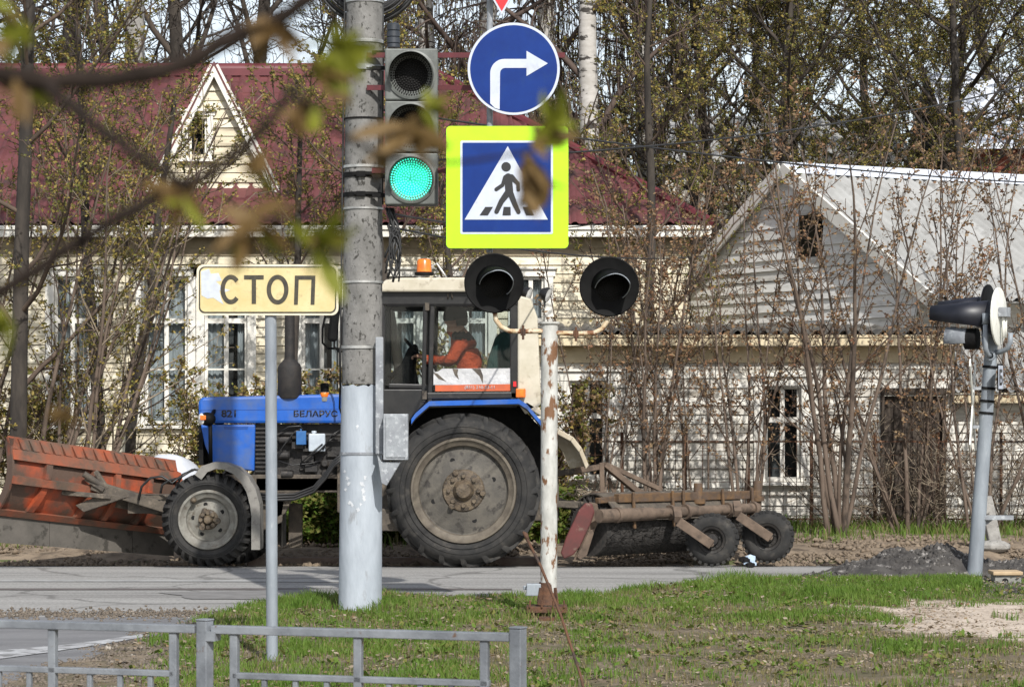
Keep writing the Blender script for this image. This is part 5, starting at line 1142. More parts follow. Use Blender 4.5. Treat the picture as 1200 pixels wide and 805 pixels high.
def window(root, O, u, n, s0, s1, z0, z1, head=.3, cols=2, muntin=True, curtain=True, frame=None, name='window', case=.1):
    """casing + sashes (mesh), pane, curtain and sill under it; s0..s1, z0..z1 is the wall opening"""
    u = Vector(u); n = Vector(n); fm = frame or M['trim']; P = lambda s, z, o: O+u*s+n*o+Vector((0, 0, z))
    ang = math.atan2(u.y, u.x); R = Matrix.Rotation(ang, 3, 'Z')
    def bx(b, a0, a1, q0, q1, o0, o1, m=0): b.box(P((a0+a1)/2, (q0+q1)/2, (o0+o1)/2), (a1-a0, abs(o1-o0), q1-q0), R, m)
    b = MB(); c = case
    bx(b, s0-c, s0+.02, z0-.02, z1, .0, .05); bx(b, s1-.02, s1+c, z0-.02, z1, .0, .05); bx(b, s0-c-.03, s1+c+.03, z1, z1+c, .0, .06); bx(b, s0-c-.06, s1+c+.06, z1+c, z1+c+.03, .0, .1)
    f = .045; bx(b, s0+.02, s0+.02+f, z0, z1, -.07, -.02); bx(b, s1-.02-f, s1-.02, z0, z1, -.07, -.02); bx(b, s0+.02+f, s1-.02-f, z1-f, z1, -.07, -.02); bx(b, s0+.02+f, s1-.02-f, z0, z0+f, -.07, -.02)
    zh = z1-(z1-z0)*head; a0, a1 = s0+.02+f, s1-.02-f
    bx(b, a0, a1, zh-.035, zh+.035, -.072, -.015)
    for i in range(1, cols):
        x = a0+(a1-a0)*i/cols; bx(b, x-.03, x+.03, z0+f, zh-.035, -.071, -.012); bx(b, x-.03, x+.03, zh+.035, z1-f, -.071, -.012)
    if muntin:
        zz = z0+f+(zh-z0)*.5; 
        for i in range(cols):
            x0 = a0+(a1-a0)*i/cols+.03*(i > 0); x1 = a0+(a1-a0)*(i+1)/cols-.03*(i < cols-1); bx(b, x0, x1, zz-.012, zz+.012, -.065, -.03)
    w = b.build(name, fm, root)
    b = MB(); bx(b, s0-c-.04, s1+c+.04, z0-.06, z0-.02, 0, .11); b.build('sill', fm, w)
    b = MB(); b.add([P(a0, z0+f, -.055), P(a1, z0+f, -.055), P(a1, z1-f, -.055), P(a0, z1-f, -.055)], [(0,1,2,3)]); b.build('pane', M['win_glass'], w)
    b = MB(); bx(b, s0, s1, z0-.02, z1, -.5, -.48); bx(b, s0-.01, s0+.012, z0-.02, z1, -.48, -.075); bx(b, s1-.012, s1+.01, z0-.02, z1, -.48, -.075); bx(b, s0+.012, s1-.012, z1-.012, z1+.01, -.48, -.075); bx(b, s0+.012, s1-.012, z0-.03, z0, -.48, -.075); b.build('reveal', M['room'], w)
    if curtain:
        b = MB(); 
        for (c0, c1) in ((s0+.05, s0+.05+(s1-s0)*random.uniform(.28, .45)), (s1-.05-(s1-s0)*random.uniform(.2, .42), s1-.05)):
            k = 14; vs = []
            for i in range(k+1):
                x = c0+(c1-c0)*i/k; o = -.16+.018*math.sin(i*1.7); vs += [P(x, z0+.03, o), P(x, z1-.05, o)]
            b.add(vs, [(2*i, 2*i+2, 2*i+3, 2*i+1) for i in range(k)])
        b.build('curtain', M['curtain'], w, True)
    return w
# ---- long cream house on the left
HD = 36.0; k36 = HD/F
lh = empty('wooden_house', Vector((-4, HD, 0)), 'long cream clapboard house with a dark red tiled roof and a pointed dormer', 'house')
def X36(px): return (px-600)*k36
def Z36(py): return EYE+(471-py)*k36
OL = Vector((0, HD, 0)); xl, xr = X36(-330), X36(808)
wins = [(-90,-38), (62,108), (168,222), (238,292), (352,402), (436,490), (520,574), (604,640)]
wz0, wz1 = Z36(497), Z36(324)
opens = [(X36(a), X36(c), wz0, wz1) for a, c in wins]
b = MB(); clapboard(b, OL, Xv, -Yv, .25, Z36(283), lambda z: (xl, xr), opens); b.build('wall', MC['clap_cream'], lh)
b = MB(); clapboard(b, Vector((xr, HD, 0)), Yv, Xv, .25, Z36(283), lambda z: (0, 8), []); clapboard(b, Vector((xl, HD+8, 0)), -Yv, -Xv, .25, Z36(283), lambda z: (0, 8), []); b.bb(xl, xr, HD+7.9, HD+8, .1, 4.1); b.build('side_wall', MC['clap_cream'], lh)
b = MB(); b.bb(xl-.03, xr+.03, HD-.05, HD+.1, .0, .25); b.bb(xl-.02, xr+.02, HD-.035, HD+.02, Z36(300), Z36(285)); b.build('frieze', M['soffit'], lh)
for i, (a, c) in enumerate(wins): window(lh, OL, Xv, -Yv, X36(a), X36(c), wz0, wz1, .3, 2, True, True)
EV, EZ, RZ, RY = .28, 4.12, 6.86, 40.0     # eave overhang, eave height, ridge height, ridge line
b = MB(); b.bb(xl-.3, xr+EV, HD-EV-.02, HD-EV+.02, EZ-.12, EZ+.04); b.bb(xl-.3, xr+EV, HD-EV-.05, HD-EV-.02, EZ-.02, EZ+.035); b.bb(xr+EV-.03, xr+EV+.01, HD-EV+.02, HD+8.4, EZ-.12, EZ+.04); b.build('fascia', M['trim'], lh, bevel=.006)
b = MB(); b.bb(xl-.3, xr+EV-.03, HD-EV+.02, HD+.02, EZ-.1, EZ-.07); b.bb(xl, xr, HD-.05, HD+.02, EZ-.26, EZ-.1); b.build('soffit', M['soffit'], lh)
def tile_slope(b, x0, x1f, z0, z1, y0, y1, rows, wave=.22, amp=.03, stepw=.028):
    """wavy metal-tile sheet rising from (y0,z0) to (y1,z1); x1f(t) = right end at slope position t"""
    nx = int((x1f(0)-x0)/(wave/6)); xs = [x0+i*wave/6 for i in range(nx+1)]; prev = None
    slope = Vector((0, y1-y0, z1-z0)); nrm = Vector((0, -(z1-z0), y1-y0)).normalized()
    rowsv = []
    for r in range(rows):
        for tt, lift in ((r/rows, stepw), ((r+.97)/rows, 0)):
            row = []
            for x in xs:
                xx = min(x, x1f(tt)); w = amp*(math.cos(2*PI*x/wave)*.6+.4*math.cos(4*PI*x/wave)); row.append(Vector((xx, y0, z0))+slope*tt+nrm*(w+lift))
            rowsv.append(row)
    vs = [p for row in rowsv for p in row]; n = len(xs)
    b.add(vs, [(j*n+i, j*n+i+1, (j+1)*n+i+1, (j+1)*n+i) for j in range(len(rowsv)-1) for i in range(n-1)])
xe, xrg = xr+EV, (505-600)/F*40
b = MB(); tile_slope(b, xl-.3, lambda t: xe+(xrg-xe)*t, EZ+.05, RZ, HD-EV, RY, 13); 
b.add([(xl-.3, RY, RZ), (xrg, RY, RZ), (xe, 2*RY-HD+EV, EZ+.05), (xl-.3, 2*RY-HD+EV, EZ+.05)], [(3,2,1,0)])
nn = 40; vs = []
for i in range(nn+1):
    y_ = HD-EV+(2*(RY-HD+EV))*i/nn; t = 1-abs(2*i/nn-1); vs += [(xe, y_, EZ+.05+.02*math.cos(i*PI)), (xe+(xrg-xe)*t, y_, EZ+.05+(RZ-EZ-.05)*t+.02*math.cos(i*PI))]
b.add(vs, [(2*i, 2*i+2, 2*i+3, 2*i+1) for i in range(nn)]); b.add([(xl-.3, HD-EV, EZ), (xl-.3, RY, RZ), (xl-.3, 2*RY-HD+EV, EZ)], [(0,1,2)])
b.build('roof', M['roof_red'], lh, 'auto')
b = MB(); b.tube([(xl-.3, RY, RZ+.02), (xrg, RY, RZ+.02)], .11, 10); b.tube([(xrg, RY, RZ+.02), (xe, HD-EV, EZ+.09)], .07, 8); b.bb(xl-.3, xrg, RY-.2, RY-.12, RZ-.09, RZ+.02); b.build('ridge_cap', M['ridge_red'], lh, 'auto')
# dormer
DD = 36.7; dz = lambda py: EYE+(471-py)*DD/F; dx = lambda px: (px-600)*DD/F
dap = Vector((dx(251), DD, dz(80))); dbl = Vector((dx(178), DD, dz(224))); dbr = Vector((dx(326), DD, dz(224)))
b = MB(); ow = [(dx(219)-dx(251), dx(245)-dx(251), dz(185), dz(136))]
def dlim(z):
    t = (dap.z-z)/(dap.z-dbl.z); return ((dbl.x-dap.x)*t, (dbr.x-dap.x)*t)
clapboard(b, Vector((dap.x, DD, 0)), Xv, -Yv, dbl.z, dap.z-.03, dlim, ow, .13); dm = b.build('dormer', MC['clap_cream'], lh)
b = MB(); t_ = .0
L0, L1 = W(168,242,DD-.12), W(251,78,DD-.12); R0, R1 = W(334,244,DD-.12), W(251,78,DD-.12)
b.bar(L0, L1, .06, .13, up=Yv.cross(L1-L0)); b.bar(R0, R1+Vector((0,-.004,0)), .06, .13, up=Yv.cross(R1-R0)); b.build('rake_board', M['trim'], dm)
b = MB(); back = Vector((dap.x, RY-.5, dap.z+.06)); th = Vector((0,0,-.06)); up_ = Vector((0,0,.07))
for A_, in ((L0,), (R0,)):
    f0, f1 = L1+up_+Vector((0,-.04,0)), A_+up_+Vector((0,-.04,0)); bk = Vector((A_.x, HD+.6, A_.z+.02)); q = [f0, f1, bk, back]
    b.hexa([p+th for p in q], q)
b.build('dormer_roof', M['roof_red'], dm)
window(lh, Vector((dap.x, DD, 0)), Xv, -Yv, ow[0][0], ow[0][1], ow[0][2], ow[0][3], .02, 1, False, False, name='dormer_window', case=.06)
# ---- pale house on the right, turned so that its gable faces left
rh = empty('pale_house', Vector((4, 34, 0)), 'pale weathered clapboard house with a grey corrugated roof and a gable', 'house')
rv = Vector((.883, .469, 0)); gv = Vector((.469, -.883, 0)); AP = Vector((3.98, 36.75, 5.03)); hw, drop, LEN = 3.15, 1.8, 9.0
gn = -rv
def glim(z):
    t = min(1, (AP.z-z)/drop); return (-hw*t, hw*t) if z > AP.z-drop else (-hw+.12, hw-.12)
b = MB(); gop = [(.26, .86, 3.7, 4.28)]
clapboard(b, Vector((AP.x, AP.y, 0)), gv, gn, .15, AP.z-.05, glim, gop, .15); b.build('gable_boarding', MC['clap_gable_brightened'], rh)
b = MB(); clapboard(b, Vector((AP.x, AP.y, 0))+gv*(hw-.14), rv, gv, .15, AP.z-drop, lambda z: (0, LEN), [], .15); b.build('long_wall', MC['clap_pale'], rh); b = MB()
clapboard(b, Vector((AP.x, AP.y, 0))-gv*(hw-.14), rv, -gv, .15, AP.z-drop, lambda z: (0, LEN), [], .15); b.build('wall', MC['clap_pale'], rh)
b = MB(); aw = Vector((AP.x, AP.y, 0)); P = lambda s, z, o: aw+gv*s+gn*o+Z*z; b.hexa([P(.26,3.7,-.3), P(.86,3.7,-.3), P(.86,3.7,-.28), P(.26,3.7,-.28)], [P(.26,4.28,-.3), P(.86,4.28,-.3), P(.86,4.28,-.28), P(.26,4.28,-.28)])
b.build('attic_opening', M['hole'], rh)
def corr(b, A_, along_, n1, down, n2, lift=Z, wave=.17, amp=.034, th=.045):
    """corrugated sheet from ridge point A_: extent vectors along (ridge) and down (slope); waves run down the slope"""
    nrm = along_.cross(down).normalized(); 
    if nrm.z < 0: nrm = -nrm
    m = int(along_.length/wave*8); vs = []
    for j in range(n2+1):
        for i in range(m+1):
            vs.append(A_+along_*(i/m)+down*(j/n2)+nrm*(amp*math.cos(2*PI*i/8)+(.012 if j % 2 else 0)))
    b.add(vs, [(j*(m+1)+i, j*(m+1)+i+1, (j+1)*(m+1)+i+1, (j+1)*(m+1)+i) for j in range(n2) for i in range(m)])
    lo = [p-nrm*th for p in (A_, A_+along_, A_+along_+down, A_+down)]; b.add(lo, [(0,1,2,3)])
b = MB(); start = AP-rv*.12+Z*.06; sl1 = gv*3.55+Z*(-.571*3.55); sl2 = -gv*3.45+Z*(-.571*3.45)
corr(b, start, rv*(LEN+.5), 1, sl1, 6); corr(b, start, rv*(LEN+.5), 1, sl2, 6); b.build('roof', M['slate'], rh, 'auto')
b = MB(); e_ = rv*(LEN+.55); s0_ = start-rv*.03+Z*.05
for s_ in (gv, -gv):
    dn = s_*.3+Z*(-.171); q = [s0_, s0_+e_, s0_+e_+dn, s0_+dn]; b.hexa([p-Z*.012 for p in q], q)
b.build('ridge_cap', M['ridge_pale'], rh)
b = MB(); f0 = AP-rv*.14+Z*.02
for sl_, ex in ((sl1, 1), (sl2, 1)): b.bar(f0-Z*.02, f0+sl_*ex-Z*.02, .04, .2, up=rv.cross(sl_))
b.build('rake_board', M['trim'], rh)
# low front range with cornice, windows and dark doorway
AD = 33.25; ka = AD/F; xa = lambda px: (px-600)*ka; za = lambda py: EYE+(471-py)*ka
OA = Vector((0, AD, 0)); x0a, x1a = xa(612), xa(1118)
an_w = [(664, 712, 446, 560), (894, 940, 452, 563)]
ao = [(xa(a), xa(c), za(q1), za(q0)) for a, c, q0, q1 in an_w]+[(xa(1036), xa(1104), .1, za(462))]
b = MB(); clapboard(b, OA, Xv, -Yv, .12, za(424), lambda z: (x0a, x1a), ao, .118, .024); clapboard(b, Vector((x0a, AD, 0)), Yv, -Xv, .12, za(424), lambda z: (0, 2.8), []); b.build('front_wall', MC['clap_pale'], rh)
b = MB(); b.bb(x0a-.3, x1a+.25, AD-.32, AD-.28, za(406), za(393)); b.build('cornice', M['trim_cream'], rh, bevel=.01)
b = MB(); b.bb(x0a-.3, x1a+.2, AD-.28, AD+.05, za(404), za(402)); b.bb(x0a-.02, x1a, AD-.045, AD+.03, za(425), za(406)); b.build('soffit', M['trim_cream'], rh)
b = MB(); q0 = Vector((x0a-.3, AD-.34, za(392))); corr(b, q0+Vector((0, 2.9, .2)), Vector((x1a-x0a+.55, 0, 0)), 1, Vector((0, -2.9, -.2)), 3); b.build('lean_to_roof', pm('dark_weathered_slate', (.12,.11,.095), (.2,.185,.16), scale=2, rough=.9, c3=(.07,.065,.055), s3=4), rh, 'auto')
b = MB(); b.bb(x0a, x1a, AD+2.7, AD+2.8, .1, za(424)); b.build('back_wall', MC['clap_pale'], rh)
for (s0, s1, z0, z1) in ao[:2]: window(rh, OA, Xv, -Yv, s0, s1, z0, z1, .36, 2, False, False, case=.12)
s0, s1, z0, z1 = ao[2]
b = MB(); b.bb(s0, s1, AD+.08, AD+.13, .1, z1); 
for i in range(6): b.bb(s0+(s1-s0)*i/6+.004, s0+(s1-s0)*(i+1)/6-.004, AD+.055, AD+.08, .12, z1-.02)
b.bb(s0-.05, s0, AD-.04, AD+.1, .1, z1); b.bb(s1, s1+.05, AD-.04, AD+.1, .1, z1); b.bb(s0-.05, s1+.05, AD-.05, AD+.1, z1, z1+.08); b.build('door', M['door'], rh)
xb0, xb1 = x1a+.02, xa(1420); Bz = za(463)
b = MB(); clapboard(b, Vector((0, AD+.15, 0)), Xv, -Yv, .12, Bz-.1, lambda z: (xb0, xb1), [], .118, .024); b.build('porch_wall', MC['clap_pale'], rh)
b = MB(); b.bb(xb0-.05, xb1, AD-.16, AD-.12, Bz-.1, Bz+.03); b.build('porch_fascia', M['trim_cream'], rh)
b = MB(); corr(b, Vector((xb0-.08, AD+1.6, Bz+.9)), Vector((xb1-xb0, 0, 0)), 1, Vector((0, -1.8, -.85)), 3); b.build('porch_roof', M['slate'], rh, 'auto')
# brick house and grey roofed house far behind on the right
bh = empty('brick_house', Vector((11.5, 55, 0)), 'red brick house with a pale roof almost hidden behind the trees on the right', 'house')
b = MB(); brick = pm('red_brick', (.2,.06,.04), (.27,.09,.06), scale=9, rough=.9); b.bb(9.6, 16, 54, 60, 0, 7.1)
for i in range(22): b.bb(9.59, 16, 53.985, 54, 5.0+i*.1, 5.0+i*.1+.075)
b.build('wall', brick, bh); b = MB(); b.prism([(9.2, 53.6, 7.0), (16.4, 53.6, 7.0), (16.4, 57, 8.9), (9.2, 57, 8.9)], (0, .05, .12)); b.prism([(9.2, 60.4, 7.0), (16.4, 60.4, 7.0), (16.4, 57, 8.9), (9.2, 57, 8.9)], (0, .05, .12)); b.build('roof', M['ridge_pale'], bh)
wh_ = empty('white_house', Vector((5.6, 58, 0)), 'white walled house with a grey roof glimpsed through the twigs above the gable', 'house')
b = MB(); b.bb(3.4, 8.6, 57, 63, 0, 7.0); b.build('wall', MC['clap_pale'], wh_); b = MB(); b.prism([(3.1, 56.6, 7.0), (8.9, 56.6, 7.0), (8.9, 60, 8.3), (3.1, 60, 8.3)], (0, .02, .1)); b.build('roof', M['slate'], wh_)
# thin wire mesh fence in front of the pale house
wf = empty('mesh_fence', Vector((4.5, 32.4, .1)), 'thin rusty welded mesh fence standing in front of the pale house', 'fence')
xf = lambda px: (px-600)/F*32.4
for i, px in enumerate(range(655, 1300, 74)):
    b = MB(); b.tube([(xf(px), 32.4, .0), (xf(px), 32.4, 1.32)], .022, 8); b.build('fence_post', M['rust'], wf, True)
b = MB()
for z in (.22, 1.2): b.bar((xf(648), 32.4, z), (xf(1300), 32.4, z), .02, .02)
for x in np.arange(xf(650), xf(1300), .17): b.tube([(x, 32.385, .12), (x, 32.385, 1.22)], .004, 4, cap=False)
for z in np.arange(.35, 1.2, .17): b.tube([(xf(648), 32.378, z), (xf(1300), 32.378, z)], .003, 4, cap=False)
b.build('mesh_panel', M['rust'], wf)
# pale covered mound behind the plough and a grey street pole far back
b = MB(); mc = W(200, 556, 30.2); nr, na = 8, 24; vs = []
for i in range(nr+1):
    for j in range(na):
        t = i/nr; a = 2*PI*j/na; x_, y_ = mc.x+math.cos(a)*.62*t, mc.y+math.sin(a)*.5*t; vs.append((x_, y_, .08+.98*(1-t**3.2)*(1+.05*fb(x_, y_, 3))))
b.add(vs, [(i*na+j, i*na+(j+1) % na, (i+1)*na+(j+1) % na, (i+1)*na+j) for i in range(nr) for j in range(na)])
tag(b.build('covered_mound', pm('pale_tarpaulin', (.48,.5,.54), (.36,.38,.42), scale=3, rough=.5, bump=.3, bscale=5), None, True), 'pale white covered mound showing between the plough blade and the tractor nose', 'covered mound')
b = MB(); b.tube([W(158, 300, 46)*1, W(158, -260, 46)], [.2, .15], 16); pp = b
tag(pp.build('street_pole', M['concrete'], None, 'auto'), 'pale straight concrete pole rising behind the red roof', 'pole')
# overhead wires
def wire(a, c, sag, label, r=.009):
    b = MB(); b.tube([Vector(a).lerp(Vector(c), t)-Z*sag*4*t*(1-t) for t in np.linspace(0, 1, 24)], r, 5); tag(b.build('overhead_wire', M['cable'], None, True), label, 'wire')
wire(W(440, 190, 20.5), W(1400, 40, 34), .35, 'thin black wire rising from the concrete pole over the gable to the right')
wire(W(440, 128, 20.5), W(1500, 215, 40), .25, 'thin black wire running from the concrete pole nearly level toward the right')
wire(W(455, 250, 20.4), W(700, 262, 36), .1, 'slack service wire between the concrete pole and the red roofed house')
wire(W(455, 266, 20.4), W(830, 300, 35), .12, 'lower slack wire from the cable bundle toward the pale house')
# ------------------------------------------------------------------ trees
def rv3(s): return Vector((random.uniform(-s, s), random.uniform(-s, s), random.uniform(-s, s)))
def leafmesh(name, pts, size, mats, parent, hang=0.0):
    if len(pts) == 0: return None
    P = np.array(pts); P = P[RNG.uniform(0, 1, len(P)) < .62]; P = np.repeat(P, 3, 0); n = len(P); P = P+RNG.normal(0, .012, P.shape)
    a = RNG.normal(0, 1, (n, 3)); a[:, 2] = a[:, 2]*.6-hang; a /= np.linalg.norm(a, axis=1)[:, None]
    c = RNG.normal(0, 1, (n, 3)); c = np.cross(a, c); c /= np.linalg.norm(c, axis=1)[:, None]; dd = np.cross(a, c)
    s = (size*RNG.uniform(.55, 1.35, n))[:, None]; V = np.zeros((n, 4, 3))
    V[:, 0] = P; V[:, 1] = P+a*s*.5+c*s*.36+dd*s*.12; V[:, 2] = P+a*s*1.1; V[:, 3] = P+a*s*.5-c*s*.36+dd*s*.12
    o = mesh_np(name, V.reshape(-1, 3), np.arange(4*n).reshape(n, 4), mats, RNG.integers(0, len(mats), n) if isinstance(mats, list) else None); o.parent = parent; return o
class Tree:
    def __init__(s, seed): s.r = random.Random(seed); s.tr = MB(); s.br = MB(); s.lv = []
    def limb(s, p, d, L, r0, lev, cfg):
        c = cfg[lev]; R = s.r; n = c['seg']; pts = [p]; rad = [r0]; d = d.normalized(); st = L/n; end = c.get('tip', .25)
        for i in range(n):
            d = (d+Vector((R.uniform(-1, 1), R.uniform(-1, 1), R.uniform(-1, 1)))*c['wan']+Z*c['trop']).normalized()
            pts.append(pts[-1]+d*st); rad.append(max(r0*(1-(1-end)*(i+1)/n), c['rmin']))
        (s.tr if lev == 0 else s.br).tube(pts, rad, c['n'], cap=False)
        if lev+1 < len(cfg):
            k = cfg[lev+1]; m = int(R.uniform(.8, 1.2)*k['num']*(1 if lev else 1)+.5); a0 = R.random()*6.28
            for q in range(m):
                t = k['from']+(1-k['from'])*(q+R.random())/m; t = min(t, .985); f = t*n; i = int(f); w = f-i; bp = pts[i].lerp(pts[i+1], w); ax = (pts[i+1]-pts[i]).normalized()
                a = a0+q*2.4+R.uniform(-.4, .4); u = ax.orthogonal().normalized(); v = ax.cross(u); side = u*math.cos(a)+v*math.sin(a); an = math.radians(k['ang'])*R.uniform(.75, 1.25)
                nd = ax*math.cos(an)+side*math.sin(an); ll = L*k['len']*R.uniform(.6, 1.15)*(1-k.get('tap', .45)*t); rr = (rad[i]*(1-w)+rad[i+1]*w)*k['rad']
                s.limb(bp, nd, ll, max(rr, k['rmin']), lev+1, cfg)
        nl = c.get('leaf', 0)
        if nl:
            for q in range(int(nl+R.random())):
                t = R.uniform(.15, 1.0); f = t*n; i = min(int(f), n-1); s.lv.append(tuple(pts[i].lerp(pts[i+1], f-i)))
            if c.get('tipleaf'):
                for q in range(c['tipleaf']): s.lv.append(tuple(pts[-1]+Vector((R.gauss(0, .02), R.gauss(0, .02), R.gauss(0, .02)))))
    def out(s, name, loc, bark, twig, leaf, size, label, cat, group=None, hang=0, trunkname='trunk', scale=1, rot=0):
        root = empty(name, (0, 0, 0), label, cat, group)
        s.tr.build(trunkname, bark, root, True)
        s.br.build('crown', twig, root, True)
        if s.lv: leafmesh('leaves', s.lv, size, leaf, root, hang)
        root.location = loc; root.scale = (scale,)*3; root.rotation_euler.z = rot; return root
def copy_tree(src, loc, scale=1, rot=0, label=None, group=None):
    r = src.copy(); COL.objects.link(r); r.location = loc; r.scale = (scale,)*3; r.rotation_euler.z = rot
    if label: r['label'] = label
    if group: r['group'] = group
    for ch in src.children:
        c = ch.copy(); COL.objects.link(c); c.parent = r
    return r
def at(px, d, z=None): return Vector(((px-CX)/F*d, d, gz(min(d, 40))-.05 if z is None else z))
def broad(H, r, num1, leaf, droop=.0, rm=.006):
    return [dict(seg=9, wan=.06, trop=.05, n=9, rmin=.03, tip=.3), dict(seg=7, wan=.16, trop=.06, n=6, rmin=.02, num=num1, **{'from': .2}, ang=52, len=.42, rad=.5, tap=.5),
            dict(seg=6, wan=.2, trop=.05+droop, n=5, rmin=.009, num=8, **{'from': .15}, ang=45, len=.5, rad=.55), dict(seg=4, wan=.22, trop=.03+droop, n=3, rmin=rm+.002, num=7, **{'from': .1}, ang=45, len=.45, rad=.6, leaf=leaf),
            dict(seg=2, wan=.25, trop=.02+droop, n=3, rmin=rm, num=6, **{'from': .1}, ang=45, len=.5, rad=.6, leaf=leaf)]
def thin(num1, leaf, frm=.15):
    return [dict(seg=7, wan=.15, trop=.06, n=5, rmin=.009, num=num1, **{'from': frm}, ang=52, len=.42, rad=.38, tap=.5),
            dict(seg=6, wan=.16, trop=.06, n=4, rmin=.006, num=9, **{'from': .12}, ang=45, len=.5, rad=.5, leaf=1), dict(seg=4, wan=.18, trop=.04, n=3, rmin=.0045, num=7, **{'from': .1}, ang=42, len=.42, rad=.6, leaf=leaf, tipleaf=1)]
protos = {}
def mk(key, seed, cfg, H, r, *a, lean=(0, 0), **k):
    t = Tree(seed); t.limb(Vector((0, 0, 0)), Vector((lean[0], lean[1], 1)), H, r, 0, cfg); return t
BUDS_O = [M['bud_olive'], M['bud_yellow']]
g1 = 'olive budding trees behind the houses'
t = mk('a', 3, broad(15, .2, 20, 3.2), 15, .14); A1_ = t.out('budding_tree', at(850, 52), M['bark'], M['twig_dark'], BUDS_O, .038, 'tall twiggy tree in olive green bud behind the pale house roof', 'tree', g1)
t = mk('b', 8, broad(13, .2, 21, 3.3), 13, .12, lean=(.08, 0)); A2_ = t.out('budding_tree', at(880, 44), M['bark'], M['twig_dark'], BUDS_O, .038, 'tall twiggy tree in olive green bud behind the pale house roof', 'tree', g1)
LB1 = 'tall twiggy tree in olive green bud behind the pale house roof'
for i, (px, d, s, rot) in enumerate([(835,47,.8,1.3),(955,47,.95,2.2),(1085,48,1.05,4),(1160,44,.92,3),(1240,47,1,5.2),(1050,58,1.2,2.8),(1190,57,1.15,1.1),(850,68,1.35,.3),(1290,60,1.2,.7)]):
    copy_tree((A1_, A2_)[i % 2], at(px, d), s, rot, LB1, g1)
# bare dark trees over the red roof
g2 = 'bare dark trees above the red roof'; LB2 = 'bare dark branched tree with a thick trunk rising behind the red tiled roof'
t = mk('c', 21, broad(15, .3, 16, 0), 15, .2); B1_ = t.out('bare_tree', at(222, 47), M['bark'], M['twig_dark'], None, 0, LB2, 'tree', g2)
t = mk('d', 27, broad(15, .26, 15, .3), 15, .15); B2_ = t.out('bare_tree', at(143, 46), M['bark'], M['twig_dark'], BUDS_O, .06, LB2, 'tree', g2)
for i, (px, d, s, rot) in enumerate([(60,48,1.05,2),(-30,50,1.1,4),(300,54,1.1,1),(395,54,1,3.3)]): copy_tree((B1_, B2_)[i % 2], at(px, d), s, rot, LB2, g2)
# birches with hanging twigs
M['twig_birch'] = pm('dark_birch_twig', (.045,.03,.024), (.08,.055,.042), scale=2, rough=.85)
def birch(r1):
    return [dict(seg=10, wan=.035, trop=.04, n=10, rmin=.03, tip=.3), dict(seg=7, wan=.12, trop=.03, n=6, rmin=.02, num=14, **{'from': .25}, ang=50, len=.3, rad=.4, tap=.5),
            dict(seg=6, wan=.15, trop=-.1, n=4, rmin=.011, num=6, **{'from': .2}, ang=50, len=.45, rad=.5), dict(seg=7, wan=.05, trop=-.8, n=3, rmin=.0065, num=9, **{'from': .1}, ang=40, len=1.5, rad=.5, leaf=3),
            dict(seg=4, wan=.05, trop=-.8, n=3, rmin=.0055, num=4, **{'from': .2}, ang=25, len=.5, rad=.7, leaf=2)]
g3 = 'weeping birches'; LB3 = 'birch with white bark and hanging brown twigs behind the round blue sign'
t = mk('e', 31, birch(0), 16, .24); C1_ = t.out('birch_tree', at(702, 44), M['birch'], M['twig_birch'], [M['bud_tan'], M['bud_olive']], .035, 'birch with a blotched white trunk and hanging twigs right of the round blue sign', 'tree', None, 1.5)
for i, (px, d, s, rot) in enumerate([(560,46,1,1.2),(620,50,1.1,2.6),(505,49,1.05,4.1),(775,50,1.1,5.3)]): copy_tree(C1_, at(px, d), s, rot, LB3, g3)
# multi stemmed shrubs
def multistem(seed, nst, H, spread, r, cfg, lean=(0, 0)):
    t = Tree(seed); R = t.r
    for i in range(nst):
        a = R.random()*6.28; s_ = spread*R.uniform(.2, 1); t.limb(Vector((math.cos(a)*.18*R.random(), math.sin(a)*.18*R.random(), 0)), Vector((math.cos(a)*s_+lean[0], math.sin(a)*s_+lean[1], 1)), H*R.uniform(.65, 1.05), r*R.uniform(.55, 1.1), 0, cfg)
    return t
def shrubcfg(leaf, num1=13, wan=.06, trop=.03, ang=38, tl=2, rmin=.006):
    return [dict(seg=9, wan=wan, trop=trop, n=7, rmin=.008, tip=.2), dict(seg=5, wan=.1, trop=.08, n=4, rmin=rmin+.001, num=num1, **{'from': .15}, ang=ang, len=.3, rad=.5, tap=.4, leaf=leaf, tipleaf=tl),
            dict(seg=3, wan=.15, trop=.08, n=3, rmin=rmin, num=5, **{'from': .15}, ang=42, len=.42, rad=.6, leaf=leaf, tipleaf=tl)]
RB = [M['bud_red'], M['bud_tan']]; g4 = None
for i, (px, d, H, nst, sp, r, lab) in enumerate([
    (872, 31.3, 5.2, 5, .22, .04, 'russet budded shrub with upright stems behind the sweeper tyres'),
    (985, 31.0, 5.6, 6, .26, .062, 'russet budded shrub with the thickest stems standing left of the dark doorway'),
    (765, 31.6, 4.9, 6, .24, .042, 'russet budded shrub with crossing stems beside the right black lamp shield'),
    (1065, 31.7, 5.2, 6, .4, .045, 'russet budded shrub whose stems fan out in front of the dark doorway'),
    (1150, 31.2, 5.0, 5, .3, .04, 'russet budded shrub growing behind the leaning grey signal post'),
    (1235, 31.6, 5.3, 5, .3, .045, 'russet budded shrub at the right edge beyond the wooden box'),
    (700, 32.0, 4.2, 4, .25, .03, 'thin stemmed russet shrub by the left window of the pale house'),
    (815, 32.0, 4.6, 2, .2, .03, 'slender russet shrub under the left end of the gable')]):
    t = multistem(100+i, nst+1, H, sp, r*.68, shrubcfg(2.8, 9, .1, .03, 40, 2, .004)); t.out('budding_shrub', at(px, d), M['bark_grey'], M['twig'], RB, .04, lab, 'shrub', None, 0, 'stems')
